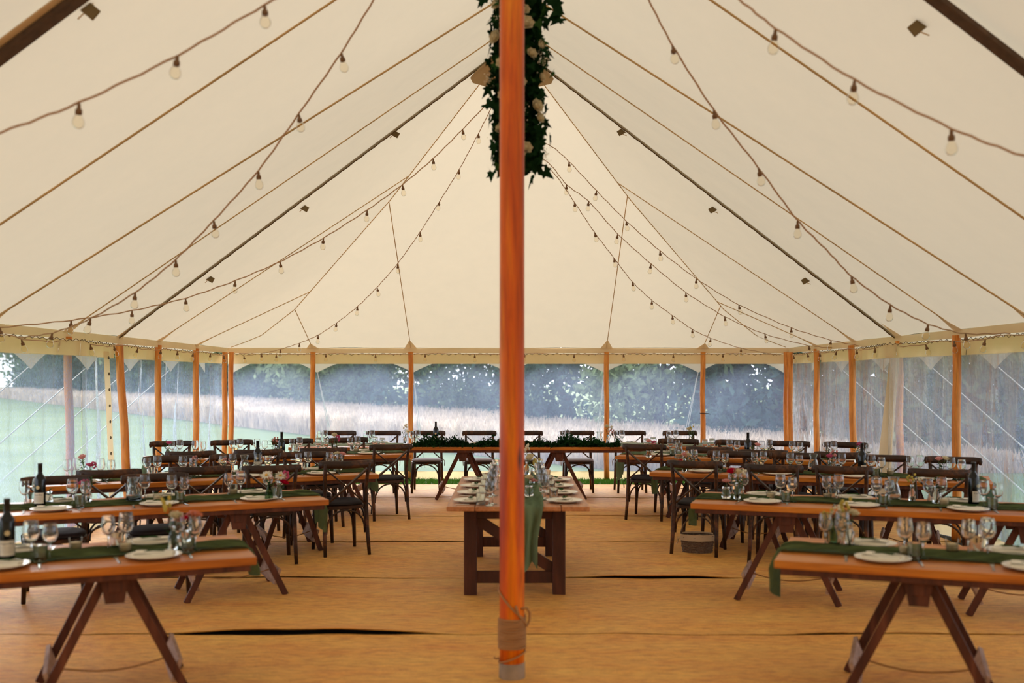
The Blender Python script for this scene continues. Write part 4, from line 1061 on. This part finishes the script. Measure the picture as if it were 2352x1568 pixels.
def flower_proto(kind, mat, nm):
    t = thing(nm, 'x', 'flower')
    if kind == 'leafy':
        mb = MB(); mb.tube([(0, 0, 0), (.008, 0, .08), (.0, .01, .17)], .0018, 5); obj('stem', mb, M['stem'], t)
        for i in range(9):
            a = i*2.4; z = .07+.012*i; c, s_ = math.cos(a), math.sin(a); m = MB()
            m.add([(0, 0, z), (.018*c-.007*s_, .018*s_+.007*c, z+.012), (.038*c, .038*s_, z+.016), (.018*c+.007*s_, .018*s_-.007*c, z+.012)], [(0, 1, 2, 3)]); obj('leaf', m, M['leafmid'], t)
        return t
    mb = MB(); mb.tube([(0, 0, 0), (.004, .002, .08), (.0, .0, .172)], .0018, 5)
    obj('stem', mb, M['stem'], t)
    m = MB()
    for i in range(4):
        a = i*2.0; z = .10+.018*i; c, s_ = math.cos(a), math.sin(a)
        m.add([(0, 0, z), (.014*c-.005*s_, .014*s_+.005*c, z+.012), (.03*c, .03*s_, z+.014), (.014*c+.005*s_, .014*s_-.005*c, z+.012)], [(0, 1, 2, 3)])
    obj('leaves', m, M['leafmid'], t)['kind'] = 'stuff'
    b = petals(kind); mm = b.mesh('bloom', M[mat]); o = obj('bloom', mm, None, t, (0, 0, .17)); o.rotation_euler = (.75 if kind == 'daisy' else .35, 0, 0)
    if kind == 'daisy':
        d = MB(); d.lathe([(.009, -.002), (.009, .003), (.004, .007), (.0005, .008)], 8); obj('disc', d, M['disc'], o)
        o.scale = (1.15, 1.15, 1.15)
    if kind == 'sprig': o.scale = (1.3, 1.3, 2.0)
    return t
FL = {'cream rose': flower_proto('rose', 'rose', 'rose_flower'), 'peach rose': flower_proto('rose', 'peach', 'rose_flower'), 'red rose': flower_proto('rose', 'red', 'rose_flower'), 'pink rose': flower_proto('rose', 'pink', 'rose_flower'),
      'blush rose': flower_proto('rose', 'blush', 'rose_flower'), 'yellow stock': flower_proto('sprig', 'yellow', 'stock_flower'), 'white daisy': flower_proto('daisy', 'white', 'daisy_flower'), 'pink sweet pea': flower_proto('sprig', 'pink', 'sweet_pea'),
      'blush stock': flower_proto('sprig', 'blush', 'stock_flower'), 'white stock': flower_proto('sprig', 'white', 'stock_flower'), 'green sprig': flower_proto('leafy', 'x', 'leaf_sprig')}
OFFS = [(0, 0)]
def setting(tb, side, idx, s, who, z=TH, W=TW, glasses=True):
    P, u, v, rot, sd = FR[tb]; near = side == 'near'
    vv = v if near else -v
    h = math.atan2(vv.y, vv.x)              # heading from the seat into the table
    rt = Vector((vv.y, -vv.x, 0))           # sitter's right hand
    c = P+u*s+v*(.175 if near else W-.175)+Vector((0, 0, z+.001))
    c += u*R.uniform(-.02, .02)
    rz = h-PI/2; who = '%s seat, %s side, %s' % (who, side, tb if tb in ('farm',) else tb+' table')
    who = who.replace('farm', 'farmhouse table').replace('headr', 'head')
    place(PL, c, 0, 'white dinner plate, '+who, 'dinner plates')
    place(NP, c+Vector((0, 0, -.003)), rz+R.uniform(-.25, .25), 'folded napkin with sprig, '+who, 'napkins on plates')
    place(FK, c-rt*.175+Vector((0, 0, -.001)), rz+R.uniform(-.12, .12), 'silver fork, '+who, 'forks')
    place(KV, c+rt*.175+Vector((0, 0, -.001)), rz+R.uniform(-.15, .15), 'silver knife, '+who, 'knives')
    if glasses:
        g = c+vv*.16+rt*(.12+R.uniform(-.02, .02)); gz = Vector((0, 0, .0))
        place(WG, g+gz, R.uniform(0, 6), 'larger wine glass, '+who, 'larger wine glasses')
        place(WG2, g+rt*.088-vv*.02+gz, R.uniform(0, 6), 'smaller wine glass, '+who, 'smaller wine glasses')
        place(TU, g-vv*.085+rt*.045+gz, R.uniform(0, 6), 'water tumbler, '+who, 'tumblers')
WHO = ['first', 'second', 'third', 'fourth']
SEATS = {'front left': (2, 2), 'second left': (3, 3), 'third left': (4, 4), 'back left': (4, 4), 'front right': (2, 2), 'second right': (3, 3), 'third right': (4, 4), 'back right': (4, 4)}
for tb, (a, b) in SEATS.items():
    for k in range(a): setting(tb, 'near', k, .50+.70*k, WHO[k]+' aisle')
    for k in range(b): setting(tb, 'far', k, .46+.70*k, WHO[k]+' aisle')
for k, px in enumerate(hc):
    s = (px-CX)*(HY+.6)/F-HX0
    setting('head', 'far', k, s, ['first', 'second', 'third', 'fourth', 'fifth', 'sixth', 'seventh', 'eighth'][k], glasses=(k not in (3, 4)))
for k in range(4):
    setting('farm', 'near', k, .28+.52*k, WHO[k]+' closest', FZ, FX1-FX0)
    setting('farm', 'far', k, .28+.52*k, WHO[k]+' closest', FZ, FX1-FX0)
def candles(tb, items):
    P, u, v, rot, sd = FR[tb]
    for k, (s, t) in enumerate(items):
        place(CA, P+u*s+v*t+Vector((0, 0, TH+.013 if abs(t-.4) < .16 else TH+.001)), 0, 'tealight in small glass cup, %s from the aisle, %s table' % (ORD[k], tb), 'tealight cups')
candles('front left', [(.62, .36), (.86, .52)]); candles('second left', [(.62, .52), (1.20, .30), (1.72, .52), (2.35, .34)]); candles('third left', [(.45, .5), (1.1, .33), (1.85, .5), (2.6, .35)]); candles('back left', [(.6, .4), (1.5, .4), (2.4, .4)])
candles('front right', [(.62, .33), (.85, .53)]); candles('second right', [(.55, .33), (.95, .56), (1.75, .33), (2.4, .5)]); candles('third right', [(.5, .42), (1.3, .42), (2.2, .42)]); candles('back right', [(.6, .4), (1.5, .4), (2.4, .4)])
def put_at(proto, px, py, label, group=None, z=TH+.012, rz=0): return place(proto, at(px, py, z), rz, label, group)
for px, py, nm in ((16, 1284, 'front left table beside the frame edge'), (92, 1162, 'second left table, cream label facing out'), (592, 1084, 'third left table'), (647, 1054, 'back left table'), (2236, 1158, 'second right table'), (1980, 1092, 'third right table'), (1718, 1056, 'back right table')):
    put_at(BO, px, py, 'dark wine bottle standing on the '+nm, 'wine bottles', rz=(.0 if px < 1176 else .5) if px != 16 else .5)
put_at(BO, 1001, 1017, 'dark wine bottle on the head table before a chair back', 'wine bottles', TH+.001)
for px, py, nm in ((307, 1150, 'second left'), (562, 1086, 'third left'), (678, 1056, 'back left'), (2052, 1148, 'second right'), (1868, 1083, 'third right'), (1377, 1020, 'head'), (1560, 1052, 'back right')):
    put_at(CR, px, py, 'clear glass water carafe on the %s table' % nm, 'water carafes')
def vase(px, py, kind, flowers, desc, z=TH+.012):
    p = at(px, py, z); place(VA[kind], p, 0, 'small glass bud vase, '+desc, 'bud vases')
    for k, (f, dx, dy, hs) in enumerate(flowers):
        t = place(FL[f], p+Vector((0, 0, .004)), R.uniform(0, .5)-.25, '%s, %s' % (f, desc), 'flowers in bud vases')
        t.rotation_euler = (-dy, dx, R.uniform(-.3, .3)); t.scale = (1.15, 1.15, hs)
        t['label'] = '%s in the vase %s' % (f, desc)
vase(397, 1262, 1, [('yellow stock', -.1, .0, 1.25), ('cream rose', .12, -.1, 1.0), ('green sprig', -.25, .1, .9)], 'at the far plate of the front left table')
vase(425, 1252, 2, [('peach rose', .35, 0, .95), ('blush stock', .2, .1, .8), ('red rose', -.1, -.15, .8)], 'under the peach rose, front left table')
vase(203, 1152, 1, [('pink rose', -.35, 0, .8), ('pink sweet pea', -.1, .1, .72), ('green sprig', .15, -.1, 1.1)], 'with pink blooms beside the second left bottle')
vase(110, 1155, 2, [('green sprig', .1, 0, .6)], 'short and mostly empty by the second left bottle')
vase(618, 1146, 0, [('white daisy', -.12, 0, 1.05), ('green sprig', .2, .1, 1.1)], 'green tinted at the aisle end, second left table')
vase(640, 1143, 1, [('white daisy', .12, -.1, 1.0), ('pink sweet pea', .3, .1, .95), ('red rose', .35, -.2, .7)], 'with a daisy by tall glasses, second left table')
vase(195, 1108, 1, [('blush rose', -.1, 0, 1.2), ('pink sweet pea', .45, 0, .9), ('pink rose', .3, .1, .85), ('green sprig', -.2, .1, 1.2)], 'behind the outermost chair, third left table')
vase(455, 1092, 2, [('blush stock', -.2, 0, .8), ('green sprig', .1, .1, .9)], 'with blush spikes, third left table')
vase(510, 1090, 2, [('white daisy', 0, 0, .75), ('blush stock', .3, 0, .7)], 'with one daisy by the carafe, third left table')
vase(778, 1080, 2, [('cream rose', -.1, 0, .9), ('blush rose', .25, 0, .9), ('green sprig', -.4, 0, .8)], 'with cream and blush heads, third left table')
vase(385, 1050, 1, [('pink rose', .1, 0, .9), ('green sprig', -.2, 0, 1.1)], 'outermost on the back left table')
vase(633, 1050, 1, [('blush stock', 0, 0, 1.0), ('green sprig', -.3, 0, 1.2)], 'by the bottle on the back left table')
vase(768, 1046, 1, [('cream rose', .0, 0, 1.3), ('pink sweet pea', .2, 0, 1.1), ('green sprig', -.3, 0, 1.0)], 'with a high cream rose on the back left table')
vase(930, 1019, 1, [('white stock', 0, 0, 1.2), ('white daisy', .25, 0, 1.0), ('green sprig', -.2, 0, 1.0)], 'white flowered at the left of the head table', TH+.012)
vase(1396, 1019, 1, [('cream rose', -.05, 0, 1.3), ('white stock', .15, 0, 1.1), ('blush stock', .3, 0, .9)], 'with a cream rose at the right of the head table')
vase(1585, 1019, 1, [('cream rose', -.1, 0, 1.1), ('yellow stock', .1, 0, 1.1), ('green sprig', .3, 0, 1.1)], 'at the right end of the head table')
vase(1490, 1050, 2, [('blush rose', 0, 0, 1.0), ('pink sweet pea', .3, 0, .9)], 'at the aisle end, back right table')
vase(1572, 1083, 1, [('blush rose', 0, 0, .9), ('cream rose', .2, 0, .9), ('red rose', -.5, 0, .6), ('green sprig', .4, 0, .7)], 'at the aisle end, third right table')
vase(1736, 1060, 1, [('blush rose', .1, 0, 1.0), ('green sprig', -.2, 0, 1.0)], 'in the middle of the back right table')
vase(1693, 1146, 1, [('red rose', -.2, 0, 1.15), ('cream rose', .02, 0, 1.1), ('white stock', .15, 0, 1.0), ('green sprig', .3, 0, .9)], 'with a vivid red rose, second right table')
vase(1668, 1144, 2, [('blush rose', .0, 0, .7)], 'with one low blush head, second right table')
vase(1905, 1088, 1, [('pink rose', 0, 0, .9), ('blush stock', .2, 0, 1.0), ('green sprig', -.2, 0, 1.1)], 'in the middle of the third right table')
vase(1968, 1062, 1, [('pink sweet pea', .1, 0, 1.0), ('green sprig', -.1, 0, 1.0)], 'outermost on the back right table')
vase(2160, 1098, 1, [('blush rose', -.1, 0, .95), ('cream rose', .25, 0, 1.0), ('green sprig', 0, 0, 1.0)], 'outermost on the third right table')
vase(2095, 1152, 1, [('yellow stock', -.1, 0, .9), ('white stock', .2, 0, .8)], 'slender one beyond the carafe, second right table')
vase(2150, 1155, 1, [('green sprig', 0, 0, 1.1), ('cream rose', .3, 0, .6)], 'leafy one beside the bottle, second right table')
vase(1952, 1252, 1, [('yellow stock', -.15, 0, 1.15), ('cream rose', .1, 0, .95), ('green sprig', -.3, 0, 1.0)], 'tall with yellow spikes, front right table')
vase(1912, 1245, 0, [('white stock', .1, 0, .9), ('yellow stock', -.2, .1, .8)], 'green tinted at the aisle end, front right table')
vase(1215, 1140, 2, [('cream rose', .0, 0, .8), ('blush rose', .25, 0, .7)], 'closest to the end of the farmhouse table', FZ+.012)
vase(1222, 1110, 1, [('cream rose', -.1, 0, 1.2), ('yellow stock', .2, 0, 1.0)], 'in the middle of the farmhouse table', FZ+.012)
vase(1210, 1090, 1, [('white stock', 0, 0, 1.3), ('cream rose', .2, 0, 1.0)], 'at the far end of the farmhouse table', FZ+.012)
for p in ALLP+list(FL.values())+TP+[CHD, CHL]:
    if p.name not in USED:
        for k in list(p.children_recursive): bpy.data.objects.remove(k)
        bpy.data.objects.remove(p)

# ------------------------------------------------------------------ garland on the head table
gd = thing('table_garland', 'long dark green leafy garland lying along the head table edge', 'garland', (HX0, HY+.16, TH))
n = 7000; s0, s1 = (948-CX)*(HY)/F-HX0, (1425-CX)*HY/F-HX0
xs = rs.uniform(s0, s1, n); dens = .04+.018*np.sin(xs*7)+.012*np.sin(xs*17+1); p = np.stack([xs, rs.normal(0, .05, n)-.07*(rs.uniform(0, 1, n) < .25), np.abs(rs.normal(0, 1, n))*dens+.004], 1)
u = rs.normal(0, 1, (n, 3)); u /= np.linalg.norm(u, axis=1)[:, None]; w = np.cross(u, rs.normal(0, 1, (n, 3))); w /= np.linalg.norm(w, axis=1)[:, None]
s_ = .036*rs.uniform(.5, 1.2, (n, 1)); i_ = np.arange(n)*4
o = obj('leaves', npmesh('leaves', np.stack([p-u*s_, p+w*s_*.35, p+u*s_, p-w*s_*.35], 1).reshape(-1, 3), np.stack([i_, i_+1, i_+2, i_+3], 1), M['leafdark']), None, gd); o['kind'] = 'stuff'
mb = MB(); mb.tube([(s0+(s1-s0)*i/30, .02*math.sin(i), .012) for i in range(31)], .007, 6); obj('woody_stem', mb, M['stem'], gd)
mb = MB()
for k, x0 in enumerate((s0+.5, s0+.62, s0+1.0, s0+1.72, s0+1.85, s0+2.2)):
    mb.tube([(x0, -.05, .03), (x0-.06, -.06, .09), (x0-.15+.05*k % .2, -.06, .14)], .003, 5)
obj('twigs', mb, M['bark'], gd)['kind'] = 'stuff'

# ------------------------------------------------------------------ wicker basket under the chair
b = at(1602, 1268, .014); bk = thing('wicker_basket', 'grey wicker basket with linen liner on the mat under a chair', 'basket', (b.x, b.y, .014), -.1)
mb = MB(); a_, b_ = .155, .115
for k in range(13):
    z = .010+.0125*k; e = .86+.14*k/12
    mb.tube([((a_*e+.004*math.sin(j*PI/2+k*PI))*math.cos(j*PI/16), (b_*e+.004*math.sin(j*PI/2+k*PI))*math.sin(j*PI/16), z) for j in range(32)], .007, 5, closed=True)
obj('woven_body', mb, M['wicker'], bk)['kind'] = 'stuff'
mb = MB()
vs = [(a_*.84*math.cos(j*PI/16), b_*.84*math.sin(j*PI/16), .006) for j in range(32)]; mb.add(vs, [tuple(range(32))]); obj('basket_base', mb, M['wicker'], bk)
mb = MB(); mb.grid(lambda u, v: ((a_+.010+.003*math.sin(u*60))*math.cos(2*PI*u), (b_+.010+.003*math.sin(u*60))*math.sin(2*PI*u), .178-.058*v), 48, 3); mb.grid(lambda u, v: ((a_+.010-.03*v)*math.cos(2*PI*u), (b_+.010-.03*v)*math.sin(2*PI*u), .178-.06*v), 48, 3); tag(obj('linen_liner', mb, M['hem'], bk), 'beige linen liner folded over the rim')
mb = MB(); mb.tube([(a_*math.cos(PI*i/14), .0, .15+.19*math.sin(PI*i/14)) for i in range(15)], .008, 6); obj('basket_handle', mb, M['wicker'], bk)
mb = MB(); mb.tube([(-a_-.01, 0, .13), (-a_-.03, 0, .12), (-a_-.025, 0, .10), (-a_-.04, .01, .075)], .004, 5); mb.tube([(-a_-.01, 0, .13), (-a_-.035, .01, .14), (-a_-.02, 0, .11)], .004, 5); obj('liner_tie', mb, M['hem'], bk)
